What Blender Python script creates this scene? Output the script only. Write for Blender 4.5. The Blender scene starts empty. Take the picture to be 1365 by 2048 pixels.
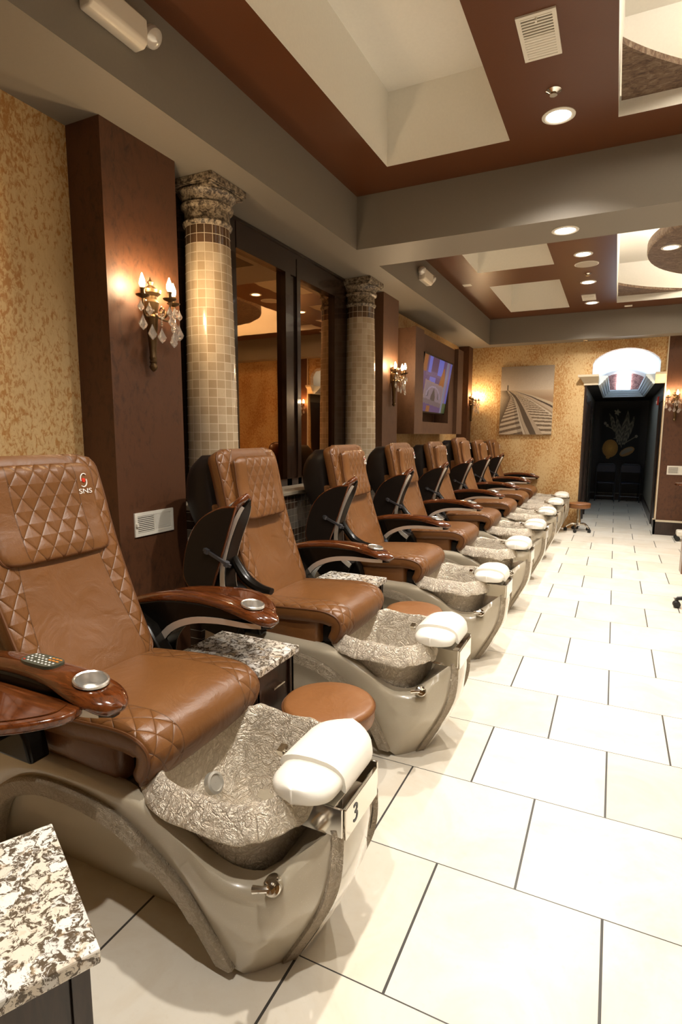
import bpy, bmesh, math, random
import numpy as np
from mathutils import Vector, Matrix
random.seed(7)
PI = math.pi
S = bpy.context.scene
COL = S.collection

# ------------------------------------------------------------------ camera
F_PX = 1128.2454
RW = ((0.90061352, 0.06251878, -0.43010078),
      (0.43460753, -0.12180084, 0.8923457),
      (0.00340173, -0.99058365, -0.13686661))
cam_d = bpy.data.cameras.new('camera'); cam = bpy.data.objects.new('camera', cam_d); COL.objects.link(cam)
cam_d.sensor_fit = 'HORIZONTAL'; cam_d.sensor_width = 36.0; cam_d.lens = 36.0*F_PX/1365.0
cam_d.clip_start = 0.05; cam_d.clip_end = 60
M3 = Matrix(RW)
cx_, cy_, cz_ = M3.col[0], M3.col[1], M3.col[2]
mw = Matrix.Identity(4)
for i in range(3):
    mw[i][0] = cx_[i]; mw[i][1] = -cy_[i]; mw[i][2] = -cz_[i]
mw[0][3], mw[1][3], mw[2][3] = 0, 0, 1.5
cam.matrix_world = mw
S.camera = cam

# ------------------------------------------------------------------ world, view, lights
w = bpy.data.worlds.new('world'); S.world = w; w.use_nodes = True
w.node_tree.nodes['Background'].inputs[0].default_value = (0.75, 0.8, 0.9, 1)
w.node_tree.nodes['Background'].inputs[1].default_value = 0.3
S.view_settings.view_transform = 'Standard'; S.view_settings.look = 'None'
S.view_settings.exposure = 0.14; S.view_settings.gamma = 1.0; S.view_settings.use_curve_mapping = False

DOWN_W = 172.0          # watts of one recessed downlight
DOWN_COL = (1.0, 0.93, 0.835)
BULB_E = 380.0
def spot(name, loc, power, size=132, blend=1.0, radius=0.032, col=DOWN_COL):
    d = bpy.data.lights.new(name, 'SPOT'); d.energy = power; d.spot_size = math.radians(size); d.spot_blend = blend
    d.shadow_soft_size = radius; d.color = col
    o = bpy.data.objects.new(name, d); COL.objects.link(o); o.location = loc
    return o
AISLE_X = -0.41
DOWN = [(AISLE_X, 3.72, 3.32), (AISLE_X, 2.45, 3.32), (AISLE_X, 1.25, 3.32), (AISLE_X, 0.10, 3.32),
        (AISLE_X, 4.48, 2.93), (AISLE_X, 6.50, 3.32), (AISLE_X, 7.675, 3.32), (AISLE_X, 8.86, 3.32),
        (3.7, 3.72, 3.32), (3.7, 1.25, 3.32), (3.7, 6.5, 3.32), (3.7, 8.86, 3.32), (1.65, 4.48, 2.93)]

# ------------------------------------------------------------------ material kit
def new_mat(name):
    m = bpy.data.materials.new(name); m.use_nodes = True
    nt = m.node_tree; b = nt.nodes['Principled BSDF']
    return m, nt, b
def N(nt, t, **kw):
    n = nt.nodes.new(t)
    for k, v in kw.items():
        if k.startswith('i_'):
            key = k[2:]
            key = int(key) if key.isdigit() else key.replace('_', ' ')
            n.inputs[key].default_value = v
        else: setattr(n, k, v)
    return n
def L(nt, a, b): nt.links.new(a, b)
def mth(nt, op, a, b=None, c=None, clamp=False):
    n = nt.nodes.new('ShaderNodeMath'); n.operation = op; n.use_clamp = clamp
    for i, v in enumerate((a, b, c)):
        if v is None: continue
        if isinstance(v, (int, float)): n.inputs[i].default_value = v
        else: nt.links.new(v, n.inputs[i])
    return n.outputs[0]
def mix(nt, f, a, b):
    n = nt.nodes.new('ShaderNodeMix'); n.data_type = 'RGBA'
    for s, v in ((0, f), (6, a), (7, b)):
        if isinstance(v, (int, float)): n.inputs[s].default_value = v
        elif isinstance(v, tuple): n.inputs[s].default_value = (*v, 1) if len(v) == 3 else v
        else: nt.links.new(v, n.inputs[s])
    return n.outputs[2]
def ramp(nt, f, stops, interp='LINEAR'):
    n = nt.nodes.new('ShaderNodeValToRGB'); n.color_ramp.interpolation = interp
    e = n.color_ramp.elements
    while len(e) < len(stops): e.new(0.5)
    for i, (p, c) in enumerate(stops):
        e[i].position = p; e[i].color = (*c, 1) if len(c) == 3 else c
    nt.links.new(f, n.inputs[0]); return n.outputs[0]
def coords(nt, kind='Object', scale=(1, 1, 1)):
    t = nt.nodes.new('ShaderNodeTexCoord'); mp = nt.nodes.new('ShaderNodeMapping')
    mp.inputs['Scale'].default_value = scale
    nt.links.new(t.outputs[kind], mp.inputs[0]); return mp.outputs[0]
def noise(nt, v, scale, detail=4, rough=0.55, dist=0.0):
    n = N(nt, 'ShaderNodeTexNoise'); n.inputs['Scale'].default_value = scale; n.inputs['Detail'].default_value = detail
    n.inputs['Roughness'].default_value = rough; n.inputs['Distortion'].default_value = dist
    nt.links.new(v, n.inputs['Vector']); return n.outputs['Fac']
def bump(nt, b, h, strength=0.3, dist=0.01):
    n = N(nt, 'ShaderNodeBump'); n.inputs['Strength'].default_value = strength; n.inputs['Distance'].default_value = dist
    nt.links.new(h, n.inputs['Height']); nt.links.new(n.outputs[0], b.inputs['Normal'])
def plain(name, col, rough=0.5, metal=0.0, coat=0.0, spec=None, emit=None, estr=0.0):
    m, nt, b = new_mat(name)
    b.inputs['Base Color'].default_value = (*col, 1); b.inputs['Roughness'].default_value = rough
    b.inputs['Metallic'].default_value = metal; b.inputs['Coat Weight'].default_value = coat
    if coat: b.inputs['Coat Roughness'].default_value = 0.05
    if spec is not None: b.inputs['Specular IOR Level'].default_value = spec
    if emit: b.inputs['Emission Color'].default_value = (*emit, 1); b.inputs['Emission Strength'].default_value = estr
    return m

def paint_mat(name, col, rough=0.6, grain=0.04):
    m, nt, b = new_mat(name); v = coords(nt)
    n = noise(nt, v, 60, 3)
    c = mix(nt, n, tuple(x*(1-grain) for x in col), tuple(min(1, x*(1+grain)) for x in col))
    L(nt, c, b.inputs['Base Color']); b.inputs['Roughness'].default_value = rough
    bump(nt, b, noise(nt, v, 220, 2), 0.08, 0.003)
    return m
M_SOFFIT = paint_mat('greige soffit paint', (0.215, 0.185, 0.145), 0.55)
M_BROWNC = paint_mat('chestnut brown ceiling paint', (0.105, 0.031, 0.0075), 0.36)
M_WHITEC = paint_mat('ivory recess paint', (0.87, 0.84, 0.76), 0.7)
M_CREAM = paint_mat('cream moulding paint', (0.62, 0.54, 0.40), 0.5)
M_BLUEW = paint_mat('pale vault paint', (0.60, 0.70, 0.78), 0.5)

def wallpaper(name, c_lo, c_hi, sx=1.0, thr=(0.44, 0.56), fine=26):
    m, nt, b = new_mat(name); v = coords(nt, 'Object', (1.0, 1.0, 0.55))
    n1 = noise(nt, v, fine, 8, 0.72, 0.6); n2 = noise(nt, v, 3.0, 3, 0.5)
    f = mth(nt, 'ADD', n1, mth(nt, 'MULTIPLY', mth(nt, 'SUBTRACT', n2, 0.5), 0.35))
    mask = ramp(nt, f, [(thr[0], (0, 0, 0)), (thr[1], (1, 1, 1))])
    c = mix(nt, mask, c_lo, c_hi)
    v2 = coords(nt, 'Object', (1, 1, 0.35)); n3 = noise(nt, v2, 110, 3, 0.6)
    c = mix(nt, mth(nt, 'MULTIPLY', n3, 0.35), c, tuple(x*0.62 for x in c_lo))
    L(nt, c, b.inputs['Base Color']); b.inputs['Roughness'].default_value = 0.55
    bump(nt, b, f, 0.25, 0.004)
    return m
M_GOLD = wallpaper('gold mottled wallpaper', (0.45, 0.215, 0.055), (0.68, 0.49, 0.24), thr=(0.43, 0.53), fine=52)
M_BROWN = wallpaper('brown mottled wallpaper', (0.042, 0.016, 0.0055), (0.104, 0.038, 0.0135), thr=(0.28, 0.50))
M_BROWN2 = wallpaper('taupe brown wallpaper', (0.082, 0.037, 0.017), (0.126, 0.058, 0.027), thr=(0.3, 0.55))

def tile_floor():
    m, nt, b = new_mat('cream porcelain floor tiles')
    t = nt.nodes.new('ShaderNodeTexCoord'); sp = nt.nodes.new('ShaderNodeSeparateXYZ'); L(nt, t.outputs['Object'], sp.inputs[0])
    X, Y = sp.outputs[0], sp.outputs[1]
    TW, TH = 0.530, 0.5228
    r = mth(nt, 'DIVIDE', mth(nt, 'SUBTRACT', Y, 1.252), TH); row = mth(nt, 'FLOOR', r)
    half = mth(nt, 'MULTIPLY', mth(nt, 'PINGPONG', row, 1.0), 0.5)
    u = mth(nt, 'ADD', mth(nt, 'DIVIDE', mth(nt, 'SUBTRACT', X, 0.057), TW), half); colm = mth(nt, 'FLOOR', u)
    fu = mth(nt, 'FRACT', u); fv = mth(nt, 'FRACT', r)
    du = mth(nt, 'MULTIPLY', mth(nt, 'MINIMUM', fu, mth(nt, 'SUBTRACT', 1.0, fu)), TW)
    dv = mth(nt, 'MULTIPLY', mth(nt, 'MINIMUM', fv, mth(nt, 'SUBTRACT', 1.0, fv)), TH)
    gu = mth(nt, 'LESS_THAN', du, 0.0040); gv = mth(nt, 'LESS_THAN', dv, 0.0021)
    g = mth(nt, 'MAXIMUM', gu, gv)
    cmb = nt.nodes.new('ShaderNodeCombineXYZ'); L(nt, row, cmb.inputs[0]); L(nt, colm, cmb.inputs[1])
    wn = nt.nodes.new('ShaderNodeTexWhiteNoise'); wn.noise_dimensions = '2D'; L(nt, cmb.outputs[0], wn.inputs['Vector'])
    base = mix(nt, wn.outputs['Value'], (0.71, 0.66, 0.56), (0.82, 0.78, 0.69))
    v = coords(nt)
    cl = noise(nt, v, 3.2, 5, 0.65, 0.8)
    base = mix(nt, ramp(nt, cl, [(0.42, (0, 0, 0)), (0.75, (0.55, 0.55, 0.55))]), base, (0.60, 0.50, 0.36))
    fl = noise(nt, v, 34, 4, 0.7)
    base = mix(nt, ramp(nt, fl, [(0.56, (0, 0, 0)), (0.72, (0.25, 0.25, 0.25))]), base, (0.62, 0.55, 0.43))
    c = mix(nt, g, base, (0.062, 0.058, 0.052))
    L(nt, c, b.inputs['Base Color'])
    b.inputs['Roughness'].default_value = 0.34
    b.inputs['Specular IOR Level'].default_value = 0.35
    bump(nt, b, mth(nt, 'SUBTRACT', 1.0, g), 0.5, 0.002)
    return m
M_FLOOR = tile_floor()

def leather(name, col, quilt=True):
    m, nt, b = new_mat(name)
    uv = nt.nodes.new('ShaderNodeUVMap'); uv.uv_map = 'UVMap'
    sp = nt.nodes.new('ShaderNodeSeparateXYZ'); L(nt, uv.outputs[0], sp.inputs[0])
    v = coords(nt)
    grain = N(nt, 'ShaderNodeTexVoronoi'); grain.inputs['Scale'].default_value = 420; L(nt, v, grain.inputs['Vector'])
    wr = noise(nt, v, 9, 4, 0.5, 1.2)
    h = mth(nt, 'ADD', mth(nt, 'MULTIPLY', grain.outputs['Distance'], 0.035), mth(nt, 'MULTIPLY', wr, 0.75))
    big = noise(nt, v, 4.5, 3)
    c = mix(nt, big, tuple(x*0.80 for x in col), tuple(min(1, x*1.16) for x in col))
    if quilt:
        at = nt.nodes.new('ShaderNodeAttribute'); at.attribute_name = 'quilt'
        q = mth(nt, 'GREATER_THAN', at.outputs['Fac'], 0.5)
        a = mth(nt, 'ADD', mth(nt, 'DIVIDE', sp.outputs[0], 0.064), mth(nt, 'DIVIDE', sp.outputs[1], 0.092))
        d = mth(nt, 'SUBTRACT', mth(nt, 'DIVIDE', sp.outputs[0], 0.064), mth(nt, 'DIVIDE', sp.outputs[1], 0.092))
        pa = mth(nt, 'PINGPONG', a, 0.5); pd = mth(nt, 'PINGPONG', d, 0.5)
        pm = mth(nt, 'MINIMUM', pa, pd)
        puff = mth(nt, 'POWER', mth(nt, 'MULTIPLY', pm, 2.0), 0.45)
        h = mth(nt, 'ADD', h, mth(nt, 'MULTIPLY', mth(nt, 'MULTIPLY', puff, q), 1.15))
        line = mth(nt, 'MULTIPLY', mth(nt, 'LESS_THAN', pm, 0.03), q)
        c = mix(nt, mth(nt, 'MULTIPLY', line, 0.30), c, tuple(x*0.55 for x in col))
        # single stitched seams between the plain and the quilted leather
        sm = mth(nt, 'LESS_THAN', mth(nt, 'ABSOLUTE', mth(nt, 'SUBTRACT', at.outputs['Fac'], 0.5)), 0.018)
        c = mix(nt, mth(nt, 'MULTIPLY', sm, 0.6), c, tuple(x*0.35 for x in col))
        h = mth(nt, 'SUBTRACT', h, mth(nt, 'MULTIPLY', sm, 0.6))
    L(nt, c, b.inputs['Base Color'])
    b.inputs['Roughness'].default_value = 0.38
    b.inputs['Specular IOR Level'].default_value = 0.55
    bump(nt, b, h, 0.75, 0.0075)
    return m
LEA = (0.165, 0.065, 0.017)
M_LEATHER = leather('tan quilted leather', LEA)
M_LEATHERP = leather('tan leather', LEA, False)
M_PIPING = plain('tan piping', (0.115, 0.042, 0.012), 0.45)
M_STOOL = leather('tan stool vinyl', (0.235, 0.095, 0.030), False)
M_BLACKG = plain('black gloss plastic', (0.005, 0.004, 0.003), 0.22, spec=0.22)
M_SHELL = plain('black vinyl shell', (0.012, 0.008, 0.006), 0.42, spec=0.3)
M_DARK = plain('dark underseat', (0.012, 0.009, 0.007), 0.6)
M_CHROME = plain('chrome', (0.75, 0.72, 0.66), 0.1, 1.0)
M_SILVER = plain('brushed silver stripe', (0.66, 0.60, 0.51), 0.35, 0.5)
M_CUP = plain('silver cup holder', (0.62, 0.60, 0.56), 0.26, 0.85)
M_WHITEP = plain('white vinyl', (0.82, 0.79, 0.71), 0.32, spec=0.5)
M_RUBBER = plain('black rubber', (0.012, 0.011, 0.010), 0.45)
M_GREYHUB = plain('grey wheel hub', (0.10, 0.095, 0.085), 0.4)
M_WHITE = plain('white enamel', (0.78, 0.74, 0.64), 0.4)
M_WHITEBODY = plain('white plastic', (0.70, 0.62, 0.50), 0.4)
M_VENTIN = plain('vent shadow gap', (0.10, 0.085, 0.065), 0.7)
M_BRONZE = plain('antique bronze', (0.13, 0.08, 0.036), 0.38, 0.85)
M_TEXTDARK = plain('grey number ink', (0.05, 0.05, 0.05), 0.5)
M_RED = plain('red enamel', (0.62, 0.03, 0.01), 0.4)
M_LOGO = plain('white embroidery', (0.85, 0.82, 0.78), 0.6)
M_PAPER = plain('white paper card', (0.75, 0.73, 0.70), 0.6)
M_BLUEV = plain('dark blue vinyl', (0.012, 0.018, 0.040), 0.4)
M_GREYST = plain('grey steel tube', (0.10, 0.10, 0.11), 0.35, 0.6)

def wood(name, c1, c2, rough=0.12, coat=0.8, sc=(1, 9, 9)):
    m, nt, b = new_mat(name); v = coords(nt, 'Object', sc)
    n = noise(nt, v, 5.5, 6, 0.6, 1.6)
    c = ramp(nt, n, [(0.30, c1), (0.55, c2), (0.72, tuple(x*1.35 for x in c2))])
    L(nt, c, b.inputs['Base Color']); b.inputs['Roughness'].default_value = rough
    b.inputs['Coat Weight'].default_value = coat; b.inputs['Coat Roughness'].default_value = 0.04
    return m
M_WOOD = wood('glossy cherry wood', (0.035, 0.008, 0.002), (0.105, 0.027, 0.006))
M_DARKWOOD = wood('espresso wood', (0.012, 0.006, 0.004), (0.030, 0.015, 0.010), 0.35, 0.2, (9, 9, 1))
M_FRAME = wood('dark brown window frame', (0.010, 0.005, 0.003), (0.024, 0.012, 0.007), 0.22, 0.3, (6, 6, 1))
M_DESK = wood('brown desk wood', (0.10, 0.045, 0.018), (0.17, 0.085, 0.040), 0.3, 0.2, (9, 9, 1))

def foil(name, ca, cb, rough=0.3, metal=0.75, sc=1.0):
    m, nt, b = new_mat(name); v = coords(nt)
    def ridge(scale, dist, k):
        n = noise(nt, v, scale*sc, 3, 0.55, dist)
        return mth(nt, 'SUBTRACT', 1.0, mth(nt, 'MULTIPLY', mth(nt, 'ABSOLUTE', mth(nt, 'SUBTRACT', n, 0.5)), k), clamp=True)
    r1, r2, r3 = ridge(15, 1.4, 16), ridge(38, 1.8, 9), ridge(7, 1.0, 24)
    fine = noise(nt, v, 150*sc, 4, 0.7, 1.0)
    rr_ = mth(nt, 'MAXIMUM', mth(nt, 'MAXIMUM', r1, mth(nt, 'MULTIPLY', r2, 0.7)), r3)
    c = mix(nt, mth(nt, 'MULTIPLY', rr_, 0.8), cb, ca)
    c = mix(nt, mth(nt, 'MULTIPLY', fine, 0.5), c, tuple(x*0.66 for x in cb))
    L(nt, c, b.inputs['Base Color']); b.inputs['Metallic'].default_value = metal
    L(nt, mth(nt, 'ADD', mth(nt, 'MULTIPLY', fine, 0.25), rough-0.1), b.inputs['Roughness'])
    h = mth(nt, 'SUBTRACT', mth(nt, 'MULTIPLY', fine, 0.8), mth(nt, 'MULTIPLY', rr_, 0.9))
    h = mth(nt, 'ADD', h, mth(nt, 'MULTIPLY', noise(nt, v, 10*sc, 2, 0.5, 0.6), 2.0))
    bump(nt, b, h, 0.9, 0.0075)
    return m
M_FOIL = foil('crinkled champagne foil', (0.50, 0.40, 0.28), (0.93, 0.85, 0.72), 0.36, 0.62, 1.0)
M_TRIM = foil('crinkled pewter trim', (0.34, 0.27, 0.18), (0.56, 0.48, 0.37), 0.34, 0.6, 1.8)
m_, nt_, b_ = new_mat('pearl beige gelcoat')
v_ = coords(nt_); f_ = noise(nt_, v_, 700, 1)
L(nt_, mix(nt_, ramp(nt_, f_, [(0.72, (0, 0, 0)), (0.78, (1, 1, 1))]), (0.440, 0.385, 0.290), (0.85, 0.82, 0.74)), b_.inputs['Base Color'])
b_.inputs['Roughness'].default_value = 0.28; b_.inputs['Coat Weight'].default_value = 0.8; b_.inputs['Coat Roughness'].default_value = 0.06
M_PEARL = m_
M_PEARLW = plain('ivory front gelcoat', (0.60, 0.55, 0.45), 0.14, coat=0.9)

def granite():
    m, nt, b = new_mat('cream and black granite'); v = coords(nt)
    vo = N(nt, 'ShaderNodeTexVoronoi'); vo.inputs['Scale'].default_value = 26; vo.inputs['Randomness'].default_value = 1
    n0 = N(nt, 'ShaderNodeTexNoise'); n0.inputs['Scale'].default_value = 30; L(nt, v, n0.inputs['Vector'])
    vm = nt.nodes.new('ShaderNodeVectorMath'); vm.operation = 'MULTIPLY_ADD'
    L(nt, n0.outputs['Color'], vm.inputs[0]); vm.inputs[1].default_value = (0.06,)*3; L(nt, v, vm.inputs[2])
    L(nt, vm.outputs[0], vo.inputs['Vector'])
    sp = nt.nodes.new('ShaderNodeSeparateColor'); L(nt, vo.outputs['Color'], sp.inputs[0])
    stone = ramp(nt, sp.outputs[0], [(0.0, (0.68, 0.62, 0.52)), (0.30, (0.82, 0.78, 0.70)), (0.62, (0.50, 0.40, 0.28)), (0.72, (0.66, 0.64, 0.60)), (1.0, (0.80, 0.76, 0.68))], 'CONSTANT')
    fine = noise(nt, vm.outputs[0], 75, 6, 0.75, 0.6)
    edge = N(nt, 'ShaderNodeTexVoronoi'); edge.feature = 'DISTANCE_TO_EDGE'; edge.inputs['Scale'].default_value = 26; L(nt, vm.outputs[0], edge.inputs['Vector'])
    e2 = mth(nt, 'ADD', edge.outputs['Distance'], mth(nt, 'MULTIPLY', mth(nt, 'SUBTRACT', fine, 0.52), 2.0))
    k = ramp(nt, e2, [(0.0, (1, 1, 1)), (0.10, (0, 0, 0))])
    c = mix(nt, k, stone, (0.10, 0.075, 0.05))
    tan = ramp(nt, noise(nt, v, 40, 4, 0.6), [(0.58, (0, 0, 0)), (0.7, (0.5, 0.5, 0.5))])
    c = mix(nt, tan, c, (0.42, 0.29, 0.16))
    L(nt, c, b.inputs['Base Color']); b.inputs['Roughness'].default_value = 0.12
    return m
M_GRANITE = granite()

def stonecap():
    m, nt, b = new_mat('black and cream weathered stone'); v = coords(nt)
    n = noise(nt, v, 42, 7, 0.78, 0.5)
    c = ramp(nt, n, [(0.44, (0.030, 0.018, 0.010)), (0.53, (0.26, 0.20, 0.13)), (0.68, (0.50, 0.42, 0.31))])
    L(nt, c, b.inputs['Base Color']); b.inputs['Roughness'].default_value = 0.45
    bump(nt, b, n, 0.4, 0.004); return m
M_CAP = stonecap()
def mottle():
    m, nt, b = new_mat('mottled brown plaster'); v = coords(nt, 'Object', (1, 2.2, 1))
    n = noise(nt, v, 16, 8, 0.72, 1.2)
    c = ramp(nt, n, [(0.36, (0.05, 0.022, 0.010)), (0.5, (0.15, 0.085, 0.045)), (0.66, (0.26, 0.20, 0.14))])
    L(nt, c, b.inputs['Base Color']); b.inputs['Roughness'].default_value = 0.6
    bump(nt, b, n, 0.8, 0.01); return m
M_MOTTLE = mottle()

def mosaic(name, size, bands, grout=(0.62, 0.52, 0.38), gw=0.035):
    """bands: list of (z_from, c1, c2), z measured in UV v (metres)"""
    m, nt, b = new_mat(name)
    uv = nt.nodes.new('ShaderNodeUVMap'); uv.uv_map = 'UVMap'
    sp = nt.nodes.new('ShaderNodeSeparateXYZ'); L(nt, uv.outputs[0], sp.inputs[0])
    u = mth(nt, 'DIVIDE', sp.outputs[0], size); vv = mth(nt, 'DIVIDE', sp.outputs[1], size)
    cu, cv = mth(nt, 'FLOOR', u), mth(nt, 'FLOOR', vv)
    fu, fv = mth(nt, 'FRACT', u), mth(nt, 'FRACT', vv)
    d = mth(nt, 'MINIMUM', mth(nt, 'MINIMUM', fu, mth(nt, 'SUBTRACT', 1.0, fu)), mth(nt, 'MINIMUM', fv, mth(nt, 'SUBTRACT', 1.0, fv)))
    g = mth(nt, 'LESS_THAN', d, gw)
    cmb = nt.nodes.new('ShaderNodeCombineXYZ'); L(nt, cu, cmb.inputs[0]); L(nt, cv, cmb.inputs[1])
    wn = nt.nodes.new('ShaderNodeTexWhiteNoise'); wn.noise_dimensions = '2D'; L(nt, cmb.outputs[0], wn.inputs['Vector'])
    c = None
    for z0, c1, c2 in bands:
        cc = mix(nt, wn.outputs['Value'], c1, c2)
        c = cc if c is None else mix(nt, mth(nt, 'GREATER_THAN', sp.outputs[1], z0), c, cc)
    fine = noise(nt, coords(nt), 60, 4, 0.7)
    c = mix(nt, mth(nt, 'MULTIPLY', fine, 0.3), c, tuple(0.6*x for x in bands[0][1]))
    c = mix(nt, g, c, grout)
    L(nt, c, b.inputs['Base Color']); L(nt, mth(nt, 'ADD', mth(nt, 'MULTIPLY', g, 0.5), 0.16), b.inputs['Roughness'])
    bump(nt, b, mth(nt, 'SUBTRACT', mth(nt, 'MULTIPLY', fine, 0.2), g), 0.5, 0.003)
    return m
TS = 0.0512
M_COLUMN = mosaic('beige marble mosaic', TS, [(0, (0.40, 0.29, 0.175), (0.56, 0.45, 0.31)), (53*TS-0.001, (0.05, 0.022, 0.010), (0.13, 0.065, 0.032))])
M_KNEE = mosaic('dark marble mosaic', 0.05, [(0, (0.035, 0.02, 0.012), (0.10, 0.06, 0.035)), (0.8, (0.16, 0.14, 0.11), (0.22, 0.19, 0.15)), (0.95, (0.035, 0.02, 0.012), (0.09, 0.05, 0.03))], grout=(0.30, 0.27, 0.21))
def mirror_glass():
    m, nt, b = new_mat('bronze tinted window glass')
    b.inputs['Base Color'].default_value = (0.50, 0.27, 0.11, 1); b.inputs['Metallic'].default_value = 1.0
    b.inputs['Roughness'].default_value = 0.015
    n = noise(nt, coords(nt, 'Object', (1, 1, 0.4)), 2.2, 2)
    bump(nt, b, n, 0.06, 0.02)
    return m
M_GLASS = mirror_glass()
def emis(name, col, s):
    m, nt, b = new_mat(name)
    b.inputs['Base Color'].default_value = (0, 0, 0, 1) if s > 5 else (*[0.3*x for x in col], 1)
    b.inputs['Emission Color'].default_value = (*col, 1); b.inputs['Emission Strength'].default_value = s
    return m
M_LAMP = emis('lit downlight lens', (1.0, 0.93, 0.82), 9)
M_BULB = emis('lit candle bulb', (1.0, 0.72, 0.42), BULB_E)
M_VAULTLAMP = emis('lit window pane', (0.95, 0.97, 1.0), 7)
def crystal():
    m, nt, b = new_mat('cut crystal')
    b.inputs['Base Color'].default_value = (1, 0.95, 0.88, 1); b.inputs['Roughness'].default_value = 0.03
    b.inputs['Transmission Weight'].default_value = 0.85; b.inputs['IOR'].default_value = 1.5
    return m
M_CRYSTAL = crystal()
def painted(name, rough=0.7, emit=0.0):
    m, nt, b = new_mat(name)
    a = nt.nodes.new('ShaderNodeAttribute'); a.attribute_name = 'picture'
    if emit:
        b.inputs['Base Color'].default_value = (0.01, 0.01, 0.01, 1); b.inputs['Roughness'].default_value = 0.2
        L(nt, a.outputs['Color'], b.inputs['Emission Color']); b.inputs['Emission Strength'].default_value = emit
    else:
        L(nt, a.outputs['Color'], b.inputs['Base Color']); b.inputs['Roughness'].default_value = rough
    return m
M_CANVAS = painted('printed canvas'); M_SCREEN = painted('television picture', emit=0.62)

# ------------------------------------------------------------------ mesh kit
def link(name, bm, m, parent=None, smooth=True, loc=None, angle=35):
    me = bpy.data.meshes.new(name); bm.normal_update(); bm.to_mesh(me); bm.free()
    for mm in (m if isinstance(m, (list, tuple)) else [m]): me.materials.append(mm)
    if smooth:
        me.polygons.foreach_set('use_smooth', [True]*len(me.polygons))
        try: me.set_sharp_from_angle(angle=math.radians(angle))
        except Exception: pass
    o = bpy.data.objects.new(name, me); COL.objects.link(o)
    if parent is not None: o.parent = parent
    if loc is not None: o.location = loc
    return o
def struct(name, bm, m, smooth=False):
    o = link(name, bm, m, None, smooth); o['kind'] = 'structure'; return o
def thing(name, label, cat, loc=(0, 0, 0), rz=0.0, group=None):
    o = bpy.data.objects.new(name, None); COL.objects.link(o); o.empty_display_size = 0.1
    o.location = loc; o.rotation_euler = (0, 0, rz); o['label'] = label; o['category'] = cat
    if group: o['group'] = group
    return o
def tag(o, label, cat, group=None):
    o['label'] = label; o['category'] = cat
    if group: o['group'] = group
    return o
def children(o): return [c for c in list(COL.objects) if c.parent is o]
def copy_tree(o, parent=None, loc=None):
    c = o.copy(); COL.objects.link(c)
    if parent is not None: c.parent = parent
    if loc is not None: c.location = loc
    for ch in children(o): copy_tree(ch, c)
    return c
def bevel(o, wd, seg=2):
    md = o.modifiers.new('bevel', 'BEVEL'); md.width = wd; md.segments = seg; md.limit_method = 'ANGLE'; md.angle_limit = math.radians(40); return o
def subsurf(o, n=2):
    md = o.modifiers.new('subdivision', 'SUBSURF'); md.levels = n; md.render_levels = n; return o

def BM(): return bmesh.new()
def box(bm, x0, x1, y0, y1, z0, z1, mi=0):
    vs = [bm.verts.new((x, y, z)) for z in (z0, z1) for y in (y0, y1) for x in (x0, x1)]
    for f in ((0, 2, 3, 1), (4, 5, 7, 6), (0, 1, 5, 4), (2, 6, 7, 3), (0, 4, 6, 2), (1, 3, 7, 5)):
        fc = bm.faces.new([vs[i] for i in f]); fc.material_index = mi
    return bm
def obox(bm, c, ax, ay, az, mi=0):
    c = Vector(c); ax, ay, az = Vector(ax), Vector(ay), Vector(az)
    vs = [bm.verts.new(c+ax*i+ay*j+az*k) for k in (-1, 1) for j in (-1, 1) for i in (-1, 1)]
    for f in ((0, 2, 3, 1), (4, 5, 7, 6), (0, 1, 5, 4), (2, 6, 7, 3), (0, 4, 6, 2), (1, 3, 7, 5)):
        fc = bm.faces.new([vs[i] for i in f]); fc.material_index = mi
    return bm
def quad(bm, a, b, c, d, mi=0):
    f = bm.faces.new([bm.verts.new(p) for p in (a, b, c, d)]); f.material_index = mi; return bm
def grid(bm, P, cu=False, cv=False, uv=None, mi=0, attr=None):
    """P[i][j] points. returns verts"""
    n, k = len(P), len(P[0])
    ul = bm.loops.layers.uv.get('UVMap') or bm.loops.layers.uv.new('UVMap')
    al = None
    if attr is not None: al = bm.verts.layers.float.get('quilt') or bm.verts.layers.float.new('quilt')
    V = [[bm.verts.new(p) for p in r] for r in P]
    if attr is not None:
        for i in range(n):
            for j in range(k): V[i][j][al] = attr(i, j)
    for i in range(n if cu else n-1):
        for j in range(k if cv else k-1):
            i2, j2 = (i+1) % n, (j+1) % k
            try: f = bm.faces.new((V[i][j], V[i2][j], V[i2][j2], V[i][j2]))
            except ValueError: continue
            f.material_index = mi
            if uv:
                for lp, (a, c) in zip(f.loops, ((i, j), (i+1, j), (i+1, j+1), (i, j+1))): lp[ul].uv = uv(a, c)
    return V
def capring(bm, ring, mi=0):
    try:
        f = bm.faces.new(ring); f.material_index = mi
    except ValueError: pass
def lathe(bm, prof, seg=24, c=(0, 0, 0), mi=0, uvr=None, capb=True, capt=True, axis='z'):
    P = []
    for r, z in prof:
        row = []
        for k in range(seg):
            a = 2*PI*k/seg
            p = (r*math.cos(a), r*math.sin(a), z)
            if axis == 'x': p = (z, p[0], p[1])
            if axis == 'y': p = (p[0], z, p[1])
            row.append((c[0]+p[0], c[1]+p[1], c[2]+p[2]))
        P.append(row)
    uvf = (lambda i, j: (uvr*2*PI*j/seg, prof[min(i, len(prof)-1)][1])) if uvr else None
    V = grid(bm, P, cv=True, uv=uvf, mi=mi)
    if capb: capring(bm, V[0][::-1], mi)
    if capt: capring(bm, V[-1], mi)
    return bm
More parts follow.
